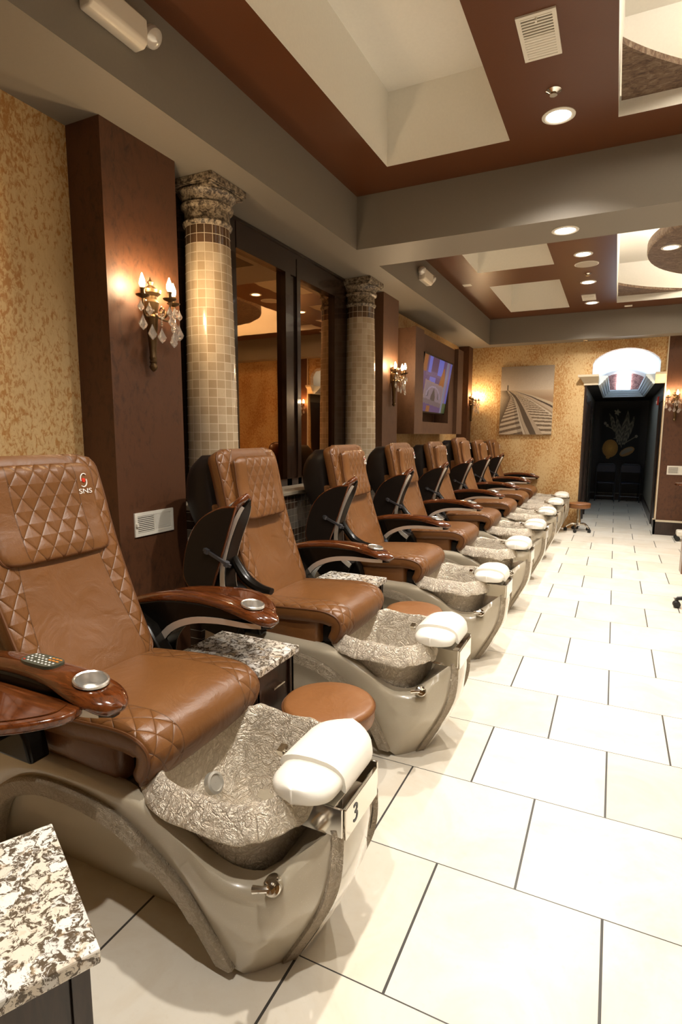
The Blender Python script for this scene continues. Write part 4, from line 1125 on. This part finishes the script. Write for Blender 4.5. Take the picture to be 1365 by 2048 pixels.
def footrest(parent):
    # support and chrome bracket
    bm = BM(); tube(bm, [(-.66-X0, 0, .44), (-.665-X0, 0, .54)], 0.022, 14); tube(bm, [(-.72-X0, -.05, .53), (-.62-X0, .05, .53)], 0.012, 8)
    tube(bm, [(-.80-X0, .03, .535), (-.66-X0, .0, .535)], 0.010, 8)
    link('footrest_post', bm, M_CHROME, parent)
    bm = BM(); lathe(bm, [(0.010, -.03), (0.012, 0.0), (0.018, 0.004), (0.018, 0.018), (0.008, 0.022)], 14, (-.815-X0, 0, .56), axis='x'); obox(bm, (-.832-X0, -.004, .575), (0.010, 0, 0), (0, 0.015, 0.004), (0, -0.002, 0.006))
    link('clamp_knob', bm, M_CHROME, parent)
    bm = BM()
    box(bm, -.70-X0, -.577-X0, -.125, -.118, .452, .535); box(bm, -.70-X0, -.577-X0, .118, .125, .452, .535)
    box(bm, -.70-X0, -.60-X0, -.125, .125, .530, .535)
    o = link('chrome_bracket', bm, M_CHROME, parent, False); bevel(o, 0.003)
    bm = BM(); box(bm, -.583-X0, -.571-X0, -.112, .104, .440, .527); o = link('number_plate', bm, M_CHROME, parent, False); bevel(o, 0.002)
    # cushion: near tongue
    def pad(y0, y1, hw0, hw1, z, th, name, lip, drop=0.0):
        bm = BM(); G = []
        nst = 22
        for i in range(nst+1):
            q = i/nst; y = y0+(y1-y0)*q
            e0 = min(1, q/0.28); e1 = min(1, (1-q)/0.22) if lip else 1
            hw = (hw0+(hw1-hw0)*q)*math.sqrt(max(0.0, 1-(1-e0)**2.6))*(math.sqrt(max(0, 1-(1-e1)**2.6)) if lip else 1)
            if not lip: hw = hw0+(hw1-hw0)*q; e1 = 1; 
            if not lip: # rounded far end
                e = min(1, (1-q)/0.42); hw *= math.sqrt(max(0.0, 1-(1-e)**2.4))
            hw = max(hw, 0.004)
            T = th*(0.55+0.45*min(1, min(e0 if lip else 1, (1-q)/0.3)*1.3)) if True else th
            row = []
            for k in range(28):
                a = 2*PI*k/28; ca, sa = math.cos(a), math.sin(a)
                xx = math.copysign(abs(ca)**0.55, ca)*hw; zz = math.copysign(abs(sa)**(0.75 if sa > 0 else 0.5), sa)*T/2
                fx = max(0, ca)
                zz -= drop*(fx**3)*(1 if sa < 0.3 else 0.6)
                row.append((-.692-X0+xx, y, z+zz+0.012*(1-(xx/max(hw, .01))**2)*(1 if sa > 0 else 0)))
            G.append(row)
        V = grid(bm, G, cv=True); capring(bm, V[0][::-1]); capring(bm, V[-1]); bmesh.ops.recalc_face_normals(bm, faces=bm.faces)
        return link(name, bm, M_WHITEP, parent, angle=60)
    pad(-.190, .10, .088, .100, .572, .052, 'footrest_pad', True)
    pad(-.075, .190, .103, .103, .586, .050, 'footrest_sleeve', False, 0.030)

def seat_parts(parent, recl=0.0, wide=False):
    # seat cushion with rolled nose
    bm = BM()
    path = [(-1.61, .668), (-1.50, .676), (-1.35, .686), (-1.22, .691), (-1.145, .680), (-1.10, .652), (-1.082, .608), (-1.095, .560), (-1.118, .525), (-1.135, .500)]
    def q(u, v): return 0.5+10*(abs(v)-(.150+.03*math.sin(PI*min(1, u*1.3))))
    e1, e2 = slab(bm, path, lambda u: .262+0.012*math.sin(PI*min(1, u*1.3)), .085, quilt=q, crown=.010, sgn=-1, side=.012, endround=.035, thf=lambda u: 1-0.35*max(0, (u-.75)/.25))
    s = link('seat_cushion', bm, M_LEATHER, parent, angle=60)
    bm = BM(); tube(bm, e1, .0055, 6); tube(bm, e2, .0055, 6); tube(bm, [e1[-1], e2[-1]], .0055, 6); link('piping', bm, M_PIPING, s)
    # skirt below the seat
    bm = BM(); G = []
    for z, o_ in ((.615, .004), (.60, .010), (.545, .006), (.500, .002)):
        G.append([(-1.60-X0, -.245-o_, z), (-1.42-X0, -.250-o_-.004*math.sin(z*60), z), (-1.245-X0, -.250-o_, z-.0), (-1.225-X0, -.23, z), (-1.225-X0, .23, z), (-1.245-X0, .250+o_, z), (-1.42-X0, .250+o_, z), (-1.60-X0, .245+o_, z)])
    V = grid(bm, G, cv=False); link('seat_skirt', bm, M_LEATHERP, parent, angle=60)
    bm = BM(); box(bm, -1.86-X0, -1.24-X0, -.225, .225, .49, .612); box(bm, -1.24-X0, -1.17-X0, -.20, .20, .50, .575); o = link('seat_frame', bm, M_DARK, parent, False)
    # backrest
    def rx(x, z): return x - recl*(z-.66)
    bp = [(-1.545, .655), (-1.580, .74), (-1.635, .88), (-1.690, 1.04), (-1.722, 1.16), (-1.748, 1.28), (-1.772, 1.37), (-1.792, 1.425)]
    bp = [(rx(x, z), z) for x, z in bp]
    bm = BM()
    def qb(u, v): 
        lim = 0.205-0.08*u if u < .55 else 0.165
        return 0.5+10*(abs(v)-lim)
    def sag(u, v): return -0.018*(1-abs(v)**2)*math.exp(-((u-.35)/.28)**2)+0.004*math.sin(9*v+u*14)*(1-abs(v))*(u < .5)
    e1, e2 = slab(bm, bp, lambda u: .243+.022*u+.004*math.sin(PI*u), .085, quilt=qb, sgn=1, side=.016, endround=.065, sag=sag)
    b = link('backrest', bm, M_LEATHER, parent, angle=60)
    bm = BM(); tube(bm, e1+e2[::-1], .0055, 6, closed=False); link('piping', bm, M_PIPING, b)
    # pillow
    hw = .188 if not wide else .215
    zt, zb = (1.378, 1.058) if not wide else (1.385, 1.062)
    pp = [(-1.765, zt+.008), (-1.735, zt-.02), (-1.715, (zt+zb)/2), (-1.675, zb+.03), (-1.672, zb)][::-1]
    pp = [(rx(x, z)+(-0.015 if wide else 0.012), z) for x, z in pp]
    bm = BM()
    def qp(u, v): return 0.5+10*(hw*.62-abs(v))
    e1, e2 = slab(bm, pp, lambda u: hw, .066, quilt=qp, sgn=1, side=.012, endround=.05, crown=.008)
    h = link('headrest_pillow', bm, M_LEATHER, parent, angle=60)
    bm = BM(); tube(bm, e1+e2[::-1], .0050, 6, closed=True); link('piping', bm, M_PIPING, h)
    # shell behind the back
    bm = BM(); shp = [(-1.86, .92), (-1.905, 1.05), (-1.93, 1.18), (-1.925, 1.30), (-1.885, 1.385)]
    shp = [(rx(x, z), z) for x, z in shp]
    G = []; sp_, _ = spline(shp, 18)
    for i, (x, z) in enumerate(sp_):
        u = i/18; hw2 = .235+.02*math.sin(PI*u)-.03*max(0, (u-.8)/.2)**2; T = .085+.06*math.sin(PI*u*.9)
        G.append([(x-X0+math.copysign(abs(math.cos(a))**.7, math.cos(a))*T*(1 if math.cos(a) < 0 else .9), math.copysign(abs(math.sin(a))**.6, math.sin(a))*hw2, z) for a in [2*PI*k/32 for k in range(32)]])
    V = grid(bm, G, cv=True); capring(bm, V[0][::-1]); capring(bm, V[-1]); bmesh.ops.recalc_face_normals(bm, faces=bm.faces)
    o = link('back_shell', bm, M_SHELL, parent, angle=60)
    bm = BM(); prism_y(bm, [(rx(-1.60, .66)-X0-.02, .62), (rx(-1.76, 1.10)-X0-.03, 1.14), (rx(-1.90, 1.14)-X0, 1.14), (-1.86-X0, .62)], -.238, .238); o = link('back_wrap', bm, M_LEATHERP, parent); bevel(o, .012, 3)
    bm = BM(); box(bm, -1.90-X0, -1.60-X0, -.22, .22, .56, .70); link('back_hinge', bm, M_DARK, parent, False)
    return h

PIV = (-1.62-X0, .66)
def armrest(parent, s, raised, tray=None, remote=False, name='armrest'):
    """s=-1 near (towards the camera), +1 far"""
    a = bpy.data.objects.new(name, None); COL.objects.link(a); a.parent = parent; a.empty_display_size = .05
    yo = s*.365
    a.location = (PIV[0], yo, PIV[1])
    if raised: a.rotation_euler = (0, -math.radians(66), 0)
    def R(x, z): return (x-X0-PIV[0], z-PIV[1])
    top = [(-1.80, .815), (-1.70, .845), (-1.58, .872), (-1.44, .884), (-1.30, .880), (-1.20, .866), (-1.12, .846), (-1.075, .822)]
    tp, _ = spline(top, 34); G = []
    for i, (x, z) in enumerate(tp):
        u = i/34; lx, lz = R(x, z)
        hw = .040+.024*math.exp(-((u-.84)/.16)**2)
        endf = min(1, (1-u)/.10, u/.10+.3); hw *= math.sqrt(max(.02, 1-(1-endf)**2)); hw = max(hw, .006)
        T = .050*max(.25, math.sqrt(max(0, 1-(1-min(1, (1-u)/.08))**2)))
        G.append([(lx, math.copysign(abs(math.cos(t))**.7, math.cos(t))*hw, lz-T/2+math.sin(t)*T/2*(1 if math.sin(t) > 0 else 1)) for t in [2*PI*k/20 for k in range(20)]])
    bm = BM(); V = grid(bm, G, cv=True); capring(bm, V[0][::-1]); capring(bm, V[-1]); bmesh.ops.recalc_face_normals(bm, faces=bm.faces)
    cxx, czz = R(-1.185, .866)
    wt = link('wood_top', bm, M_WOOD, a, angle=60)
    cb = BM(); lathe(cb, [(.041, czz-.030), (.041, czz+.03)], 40, (cxx, 0, 0)); co = link('cutter', cb, M_WOOD, None, False)
    md = wt.modifiers.new('well', 'BOOLEAN'); md.operation = 'DIFFERENCE'; md.object = co; md.solver = 'EXACT'
    wt.parent = None; bpy.context.view_layer.update()
    me2 = bpy.data.meshes.new_from_object(wt.evaluated_get(bpy.context.evaluated_depsgraph_get()))
    wt.modifiers.clear(); wt.data = me2; wt.parent = a; bpy.data.objects.remove(co)
    me2.polygons.foreach_set('use_smooth', [True]*len(me2.polygons)); me2.set_sharp_from_angle(angle=math.radians(50))
    # black blade under the wood
    lowr = [(-1.10, .785), (-1.20, .785), (-1.32, .783), (-1.44, .765), (-1.54, .720), (-1.595, .655), (-1.61, .58)]
    upr = [(-1.77, .58), (-1.79, .70), (-1.80, .79), (-1.70, .815), (-1.58, .840), (-1.44, .850), (-1.30, .846), (-1.20, .835), (-1.12, .820), (-1.085, .805)]
    lo, _ = spline(lowr, 20); up, _ = spline(upr, 20)
    poly = [R(*p) for p in lo]+[R(*p) for p in up]
    bm = BM(); prism_y(bm, poly, -.044, .044)
    def tipf(lx): return 1-.8*min(1, max(0, (lx-.40)/.125))**2
    for v_ in bm.verts: v_.co.y *= tipf(v_.co.x)
    o = link('arm_body', bm, M_BLACKG, a, angle=40); bevel(o, .006, 2)
    # silver stripe along the lower curve, on the outer faces
    bm = BM()
    for sd in (-1, 1):
        G = []
        for i, p in enumerate(lo):
            lx, lz = R(*p); j = max(0, i-1); k = min(20, i+1)
            t_ = np.array(lo[k])-np.array(lo[j]); t_ /= np.linalg.norm(t_); n_ = np.array((t_[1], -t_[0])); 
            if n_[1] < 0 and i < 14: n_ = -n_
            if i >= 14 and n_[0] > 0: n_ = -n_
            wv = .018+.014*(i/20)
            if i < 1: continue
            yy = sd*.0455*tipf(lx)
            G.append([(lx+n_[0]*.002, yy, lz+n_[1]*.002), (lx+n_[0]*(.002+wv), yy, lz+n_[1]*(.002+wv))])
        grid(bm, [[g[0], (g[0][0], g[0][1]+sd*.0025, g[0][2]), (g[1][0], g[1][1]+sd*.0025, g[1][2]), g[1]] for g in G])
    bmesh.ops.recalc_face_normals(bm, faces=bm.faces)
    link('silver_stripe', bm, M_SILVER, a, angle=60)
    cxx, czz = R(-1.185, .866)
    bm = BM(); P = []
    for r, h in ((.045, -.003), (.045, .003), (.042, .006), (.0385, .003), (.036, -.020), (.032, -.027), (.001, -.027)):
        P.append([(cxx+r*math.cos(2*PI*k/28), r*math.sin(2*PI*k/28), czz+h-0.15*r*math.cos(2*PI*k/28)) for k in range(28)])
    grid(bm, P, cv=True); link('cup_holder', bm, M_CUP, a)
    if remote:
        rp, rz_ = R(-1.37, .886)
        bm = BM(); poly = []
        for k in range(24):
            t = 2*PI*k/24; poly.append((rp+math.copysign(abs(math.cos(t))**.5, math.cos(t))*.066, math.copysign(abs(math.sin(t))**.6, math.sin(t))*.030))
        prism_z(bm, poly, rz_-.008, rz_+.0015); rc = link('remote_control', bm, plain('green grey keypad', (.055, .060, .040), .35), a); rc['label'] = 'green grey keypad with orange buttons'
        bm = BM()
        for i in range(8):
            for j in range(4):
                if (i, j) in ((2, 1), (3, 3)): continue
                mi = 1 if i > 4 and j > 1 else (2 if (i, j) == (0, 0) else 0)
                sx = .0045 if mi == 1 else .0025
                obox(bm, (rp-.05+.0142*i, -.018+.012*j, rz_+.0022), (sx, 0, 0), (0, .0022, 0), (0, 0, .0008), mi)
        link('buttons', bm, [M_LOGO, plain('orange key', (.75, .25, .03), .5), M_RED], rc, False)
    if tray:
        ins = .50; bm = BM(); poly = []
        x1, x0 = R(-1.15, .8)[0], R(-1.62, .8)[0]; dep = .235
        y0 = s*.048 if tray == 'out' else 0
        if tray == 'out':
            pts = [(x1-.01, y0), (x1-.00, y0+s*.05), (x1-.03, y0+s*.10), (x1-.09, y0+s*.16), (x1-.20, y0+s*dep), (x1-.33, y0+s*(dep+.01)), (x0-.02, y0+s*.19), (x0-.08, y0+s*.10), (x0-.08, y0)]
            pz = R(0, .800)[1]
            sp_, _ = spline(pts, 40); poly = [(p[0], p[1]) for p in sp_]
            prism_z(bm, poly if s > 0 else poly[::-1], pz, pz+.026)
            bmesh.ops.recalc_face_normals(bm, faces=bm.faces)
            tr = link('tray', bm, M_WOOD, a, angle=40); bevel(tr, .008, 3)
            bm = BM(); cxm, cym = (x1+x0)/2-.02, y0+s*.10
            inn = [(cxm+(p[0]-cxm)*.86, cym+(p[1]-cym)*.80) for p in sp_]
            ring2 = [(cxm+(p[0]-cxm)*.82, cym+(p[1]-cym)*.74) for p in sp_]
            grid(bm, [[(p[0], p[1], pz+.0275) for p in inn], [(p[0], p[1], pz+.0262) for p in ring2]], cv=True)
            f = bm.faces.new([bm.verts.new((p[0], p[1], pz+.0262)) for p in ring2])
            bmesh.ops.recalc_face_normals(bm, faces=bm.faces)
            link('tray_recess', bm, M_WOOD, tr, angle=40)
        else:   # folded flat against the outside of the raised arm
            pts = [(x1+.02, .005), (x1-.03, .09), (x1-.14, .175), (x1-.28, .200), (x0+.02, .16), (x0-.03, .06), (x0-.03, -.03)]
            sp_, _ = spline(pts, 36); zb = R(0, .803)[1]
            poly = [(p[0], zb+p[1]) for p in sp_]
            ya, yb = sorted((s*.050, s*.066))
            prism_y(bm, poly, ya, yb); bmesh.ops.recalc_face_normals(bm, faces=bm.faces)
            tr = link('tray', bm, M_WOOD, a, angle=40); bevel(tr, .005, 2)
            bm = BM(); cxm = (x1+x0)/2; czm = zb+.08
            inn = [(cxm+(p[0]-cxm)*.95, czm+(zb+p[1]-czm)*.93) for p in sp_]
            f = prism_y(bm, inn, *sorted((s*.066, s*.0685))); bmesh.ops.recalc_face_normals(bm, faces=bm.faces)
            link('tray_underside', bm, M_SHELL, tr, angle=40)
            bm = BM(); hx, hz = cxm-.02, zb-.055
            obox(bm, (hx, s*.074, hz+.06), (.007, 0, 0), (0, .006, 0), (0, 0, .085)); lathe(bm, [(.013, -.012), (.013, .012)], 12, (hx, s*.074, hz), axis='x'); lathe(bm, [(.013, -.012), (.013, .012)], 12, (hx, s*.074, hz+.125), axis='x')
            link('hinge_latch', bm, M_GREYST, a)
    return a
def arm_bracket(parent, s):
    pts, _ = spline([(-1.66-X0, s*.335, .93), (-1.63-X0, s*.335, .87), (-1.57-X0, s*.335, .80), (-1.50-X0, s*.335, .765), (-1.43-X0, s*.335, .755)], 16)
    bm = BM(); tube(bm, pts, [.016+.008*math.sin(PI*i/16) for i in range(17)], 10, flat=1.3); link('arm_bracket', bm, M_BLACKG, parent)
def pivot_block(parent, s):
    bm = BM(); prism_y(bm, [(-1.80-X0, .52), (-1.84-X0, .72), (-1.74-X0, .80), (-1.62-X0, .74), (-1.52-X0, .60), (-1.50-X0, .52)], s*.30-.035, s*.30+.035)
    o = link('arm_pivot', bm, M_BLACKG, parent); bevel(o, .012, 3)
def lever(parent):
    bm = BM(); c = Vector((-.705-X0, -.262, .375)); n = Vector((.35, -.80, .48)).normalized()
    u = n.cross(Vector((0, 0, 1))).normalized(); v = n.cross(u)
    P = [[c+n*h+(u*math.cos(2*PI*k/20)+v*math.sin(2*PI*k/20))*r for k in range(20)] for r, h in ((.024, -.03), (.024, .004), (.020, .012), (.012, .014), (.011, .030), (.001, .032))]
    grid(bm, P, cv=True)
    d = Vector((-.85, -.35, -.08)).normalized()
    tube(bm, [c+n*.022, c+n*.026+d*.022, c+n*.022+d*.046], [.009, .008, .010], 10)
    link('drain_lever', bm, M_CHROME, parent)
def logo(pillow, hw, recl, wide):
    # emblem near the far top corner of the pillow
    zc = 1.305 if wide else 1.300
    y = hw*(.76 if wide else .74); base = Vector((((-1.742 if wide else -1.715) - recl*(zc-.66))-X0, y, zc)); n = Vector((.985, 0, .17)).normalized(); up = Vector((-.17, 0, .985)); rt = Vector((0, 1, 0))
    base = base+n*(.006 if wide else .012)
    k_ = 1.0 if wide else .8
    def P3(a, b, h=0): return base+rt*a*k_+up*b*k_+n*h
    bm = BM()
    for sg in (0, 1):
        pts = []
        for i in range(12):
            t = math.radians(200-150*i/11)+sg*PI; pts.append(P3(.0+.0155*math.cos(t)+(.003 if not sg else -.003), .018+.021*math.sin(t)+(.004 if not sg else -.004)))
        tube(bm, pts, .0022, 5)
    o = link('emblem', bm, M_LOGO, pillow)
    bm = BM(); P = [[P3(r*math.cos(2*PI*k/12), .018+r*1.2*math.sin(2*PI*k/12), h) for k in range(12)] for r, h in ((.0075, -.002), (.007, .0015), (.0005, .002))]
    grid(bm, P, cv=True); link('emblem_dot', bm, M_RED, pillow)
    tb = text_bm('SNS', .026*k_, .0006)
    for v in tb.verts: v.co = P3(v.co.x*1.35/k_, -.024+v.co.y/k_, v.co.z+.001)
    link('lettering', tb, M_LOGO, pillow, False)

def make_chair(y, label, first, lg=True, recl=0.0):
    t = thing('pedicure_chair', label, 'pedicure chair', (X0, y, 0), 0, None)
    hull(t); basin(t); footrest(t); lever(t)
    p = seat_parts(t, recl, first)
    for s in (-1, 1): pivot_block(t, s)
    if first:
        armrest(t, -1, False, 'out', True); armrest(t, 1, False, 'out')
    else:
        armrest(t, -1, True, 'fold'); armrest(t, 1, False, None); arm_bracket(t, -1)
    if lg: logo(p, (.215 if first else .188), recl, first)
    if first:
        tb = text_bm('3', .075, .0004)
        for v in tb.verts: v.co = Vector((-.5700-X0+v.co.z, -.052+v.co.x, .484+v.co.y))
        plate = [c for c in children(t) if c.name.startswith('number_plate')][0]
        link('numeral', tb, M_TEXTDARK, plate, False)
    return t
YC = [1.335, 2.545, 3.78, 4.95, 6.09, 7.22, 8.32, 9.32]
make_chair(YC[0], 'nearest pedicure chair, brown leather with lowered arms, keypad and a basin numbered 3', True, True, 0.105)
c2 = make_chair(YC[1], 'second pedicure chair from the camera, headrest without emblem, near arm raised', False, False, 0.0)
c3 = make_chair(YC[2], 'third pedicure chair from the camera, just past the second stool', False, True, -0.02)
LBL = ['fourth pedicure chair from the camera, in front of the second brown pilaster', 'fifth pedicure chair from the camera, under the television surround',
       'sixth pedicure chair from the camera, its back showing tallest against the corner pilaster', 'seventh pedicure chair from the camera, second from the gold far wall',
       'last pedicure chair in the row, against the gold far wall']
CH = []
for i, lb in enumerate(LBL):
    c = copy_tree(c3, None, (X0, YC[3+i], 0)); c['label'] = lb; CH.append(c)
for c in children(CH[2]):      # the sixth chair stands a little higher in the back
    if c.name.split('.')[0] in ('backrest', 'headrest_pillow', 'back_shell', 'back_wrap'): c.location.z += 0.04

# ================================================================== STOOLS AND TABLES
def stool(x, y, label, h=.455, r=.172, rot=0.3):
    t = thing('rolling_stool', label, 'stool', (x, y, 0), rot)
    bm = BM(); lathe(bm, [(.001, h-.082), (r-.02, h-.082), (r-.004, h-.074), (r, h-.06), (r, h-.018), (r-.006, h-.006), (r-.02, h), (r*.6, h+.004), (.001, h+.006)], 48, capb=False, capt=False)
    s = link('seat', bm, M_STOOL, t, angle=60)
    bm = BM(); tube(bm, [((r+.001)*math.cos(2*PI*k/40), (r+.001)*math.sin(2*PI*k/40), h-.018) for k in range(40)], .003, 5, closed=True); link('piping', bm, M_PIPING, s)
    bm = BM(); lathe(bm, [(.10, h-.085), (.10, h-.072)], 24); lathe(bm, [(.035, .09), (.038, .13), (.030, .20), (.024, .21), (.022, h-.08)], 20); link('column', bm, M_CHROME, t)
    for k in range(5):
        a = 2*PI*k/5; ca, sa = math.cos(a), math.sin(a)
        pts, _ = spline([(.02*ca, .02*sa, .115), (.10*ca, .10*sa, .118), (.15*ca, .15*sa, .092), (.182*ca, .182*sa, .065)], 10)
        bm = BM(); tube(bm, pts, [.017-.006*i/10 for i in range(11)], 10); leg = link('leg', bm, M_CHROME, t)
        bm = BM(); c = Vector((.188*ca, .188*sa, .026)); ax = Vector((-sa*.3+ca*.95, ca*.3+sa*.95, 0)).normalized(); u = ax.cross(Vector((0, 0, 1))).normalized()
        for off in (-.013, .013):
            P = [[c+ax*(off+h2)+(u*math.cos(2*PI*q/18)+Vector((0, 0, 1))*math.sin(2*PI*q/18))*rr2 for q in range(18)] for rr2, h2 in ((.001, -.009), (.022, -.009), (.026, -.005), (.026, .005), (.022, .009), (.001, .009))]
            grid(bm, P, cv=True)
        tube(bm, [c+Vector((0, 0, .01)), c+Vector((-.006*ca, -.006*sa, .04))], .008, 8)
        w_ = link('caster', bm, M_RUBBER, t)
    return t
stool(-.955, 1.875, 'tan round rolling stool between the nearest two pedicure basins', .46, .183, .84)
stool(-1.03, 3.16, 'tan round rolling stool between the second and third pedicure basins', .46, .170, .5)
stool(-.98, 4.36, 'tan round rolling stool between the third and fourth pedicure basins', .44, .170, .9)
stool(-.99, 5.50, 'tan round rolling stool between the fourth and fifth pedicure basins', .44, .170, .2)
stool(-.95, 7.78, 'tan round rolling stool between the sixth and seventh pedicure basins', .45, .170, .2)
stool(-.44, 9.50, 'tan rolling stool with chrome base at the end of the row, by the hallway', .45, .165, .75)

def granite_table(x, y, rz, label, h=.62, a=.40, b=.30):
    """a along local x, b along local y; origin at the centre"""
    t = thing('side_table', label, 'table', (x, y, 0), rz)
    bm = BM(); box(bm, -a/2, a/2, -b/2, b/2, h-.030, h); o = link('granite_top', bm, M_GRANITE, t, False); bevel(o, .004, 2)
    bm = BM()
    for sx in (-1, 1):
        for sy in (-1, 1): box(bm, *sorted((sx*(a/2-.02), sx*(a/2-.05))), *sorted((sy*(b/2-.015), sy*(b/2-.045))), .0, h-.03)
    box(bm, -a/2+.02, a/2-.02, -b/2+.015, b/2-.015, .06, .09); box(bm, -a/2+.02, -a/2+.035, -b/2+.02, b/2-.02, .09, h-.03)
    box(bm, -a/2+.02, a/2-.02, -b/2+.018, -b/2+.030, .09, h-.03); box(bm, -a/2+.02, a/2-.02, b/2-.030, b/2-.018, .09, h-.03)
    link('cabinet_frame', bm, M_DARKWOOD, t, False)
    bm = BM(); box(bm, a/2-.045, a/2-.030, -b/2+.045, b/2-.045, .30, h-.05); dr = link('drawer', bm, M_DARKWOOD, t, False); bevel(dr, .003)
    bm = BM(); tube(bm, [(a/2-.030, -.04, h-.12), (a/2-.008, -.04, h-.12), (a/2-.008, .04, h-.12), (a/2-.030, .04, h-.12)], .004, 8); link('handle', bm, M_CHROME, dr)
    return t
# near table: corners measured on the floor plan, turned about 27 degrees
Ax = Vector((.894, -.447)); Ay = Vector((-.447, -.894))
far = Vector((-1.103, .774)); near = Vector((-.746, .598))
cen = (far+near)/2+Vector((-.447, -.894))*.21
granite_table(cen.x, cen.y, math.atan2(-.447, .894)-PI/2+PI/2, 'granite topped side table in the bottom left corner, nearest the camera', .62, .40, .42)
granite_table(-1.345, 1.825, 0, 'granite topped side table between the first and second pedicure chairs', .62, .40, .30)
granite_table(-1.45, 3.12, 0, 'granite topped side table between the second and third pedicure chairs', .60, .40, .30)
bm = BM(); box(bm, -.03, .03, -.045, .045, 0, .002); o = link('paper_card', bm, M_PAPER, None, False, (-1.42, 5.35, .78)); o.rotation_euler = (0, .6, .2)
bpy.data.objects.remove(o)

# right edge: task chair base, manicure table, small trolley
t = thing('task_chair', 'black five star base of a wheeled task chair cut off by the right edge', 'chair', (.86, 5.62, 0), .0)
for k in range(5):
    a = PI+.05+2*PI*k/5; ca, sa = math.cos(a), math.sin(a)
    bm = BM(); pts, _ = spline([(.03*ca, .03*sa, .105), (.15*ca, .15*sa, .10), (.285*ca, .285*sa, .082)], 8); tube(bm, pts, [.026-.008*i/8 for i in range(9)], 8, flat=.9)
    link('leg', bm, M_RUBBER, t)
    bm = BM(); c = Vector((.285*ca, .285*sa, .03)); ax = Vector((-sa, ca, 0)); u = ax.cross(Vector((0, 0, 1))).normalized()
    for off in (-.018, .018):
        P = [[c+ax*(off+h2)+(u*math.cos(2*PI*q/18)+Vector((0, 0, 1))*math.sin(2*PI*q/18))*rr2 for q in range(18)] for rr2, h2 in ((.001, -.011), (.026, -.011), (.030, -.006), (.030, .006), (.026, .011), (.001, .011))]
        grid(bm, P, cv=True)
    tube(bm, [c+Vector((0, 0, .012)), c+Vector((0, 0, .055))], .014, 8)
    link('caster', bm, M_RUBBER, t)
bm = BM(); lathe(bm, [(.035, .08), (.035, .13), (.025, .14), (.025, .42)], 18); link('column', bm, M_RUBBER, t)
bm = BM(); box(bm, -.23, .23, -.23, .23, .42, .50); o = link('seat', bm, M_RUBBER, t); bevel(o, .04, 4)
bm = BM(); box(bm, .20, .26, -.20, .20, .58, .95); o = link('backrest', bm, M_RUBBER, t); bevel(o, .03, 4)
bm = BM(); tube(bm, [(.15, 0, .46), (.27, 0, .47), (.27, 0, .65)], .018, 8); link('back_bar', bm, M_RUBBER, t)
t = thing('manicure_table', 'brown wooden manicure table whose side panel shows at the right edge', 'table', (1.33, 7.12, 0))
bm = BM(); box(bm, -.60, .55, -.25, .28, .72, .75); o = link('tabletop', bm, M_DESK, t, False); bevel(o, .006)
bmesh_ = BM(); box(bmesh_, -.595, -.565, -.10, .10, .0, .72); link('side_panel', bmesh_, M_DESK, t, False)
bm = BM(); box(bm, .51, .54, -.2, .2, .0, .72); link('side_panel', bm, M_DESK, t, False)
t2 = thing('tray_stand', 'small round wood tray on a white wheeled stand against the far brown wall', 'stand', (.985, 9.30, 0))
bm = BM(); lathe(bm, [(.14, .795), (.185, .80), (.19, .812), (.188, .822), (.17, .816), (.001, .814)], 36, capt=False); link('tray', bm, M_WOOD, t2)
bm = BM(); lathe(bm, [(.018, .12), (.018, .795)], 16); box(bm, -.035, .035, -.03, .03, .55, .76); link('post', bm, M_WHITE, t2)
bm = BM(); box(bm, -.11, .12, -.10, .10, .07, .15); o = link('base', bm, M_WHITE, t2); bevel(o, .02, 3)
for sx, sy in ((-1, -1), (-1, 1), (1, -1), (1, 1)):
    bm = BM(); lathe(bm, [(.001, -.014), (.032, -.014), (.036, -.008), (.036, .008), (.032, .014), (.001, .014)], 18, (sx*.10, sy*.085, .036), axis='y'); link('caster', bm, M_RUBBER, t2)
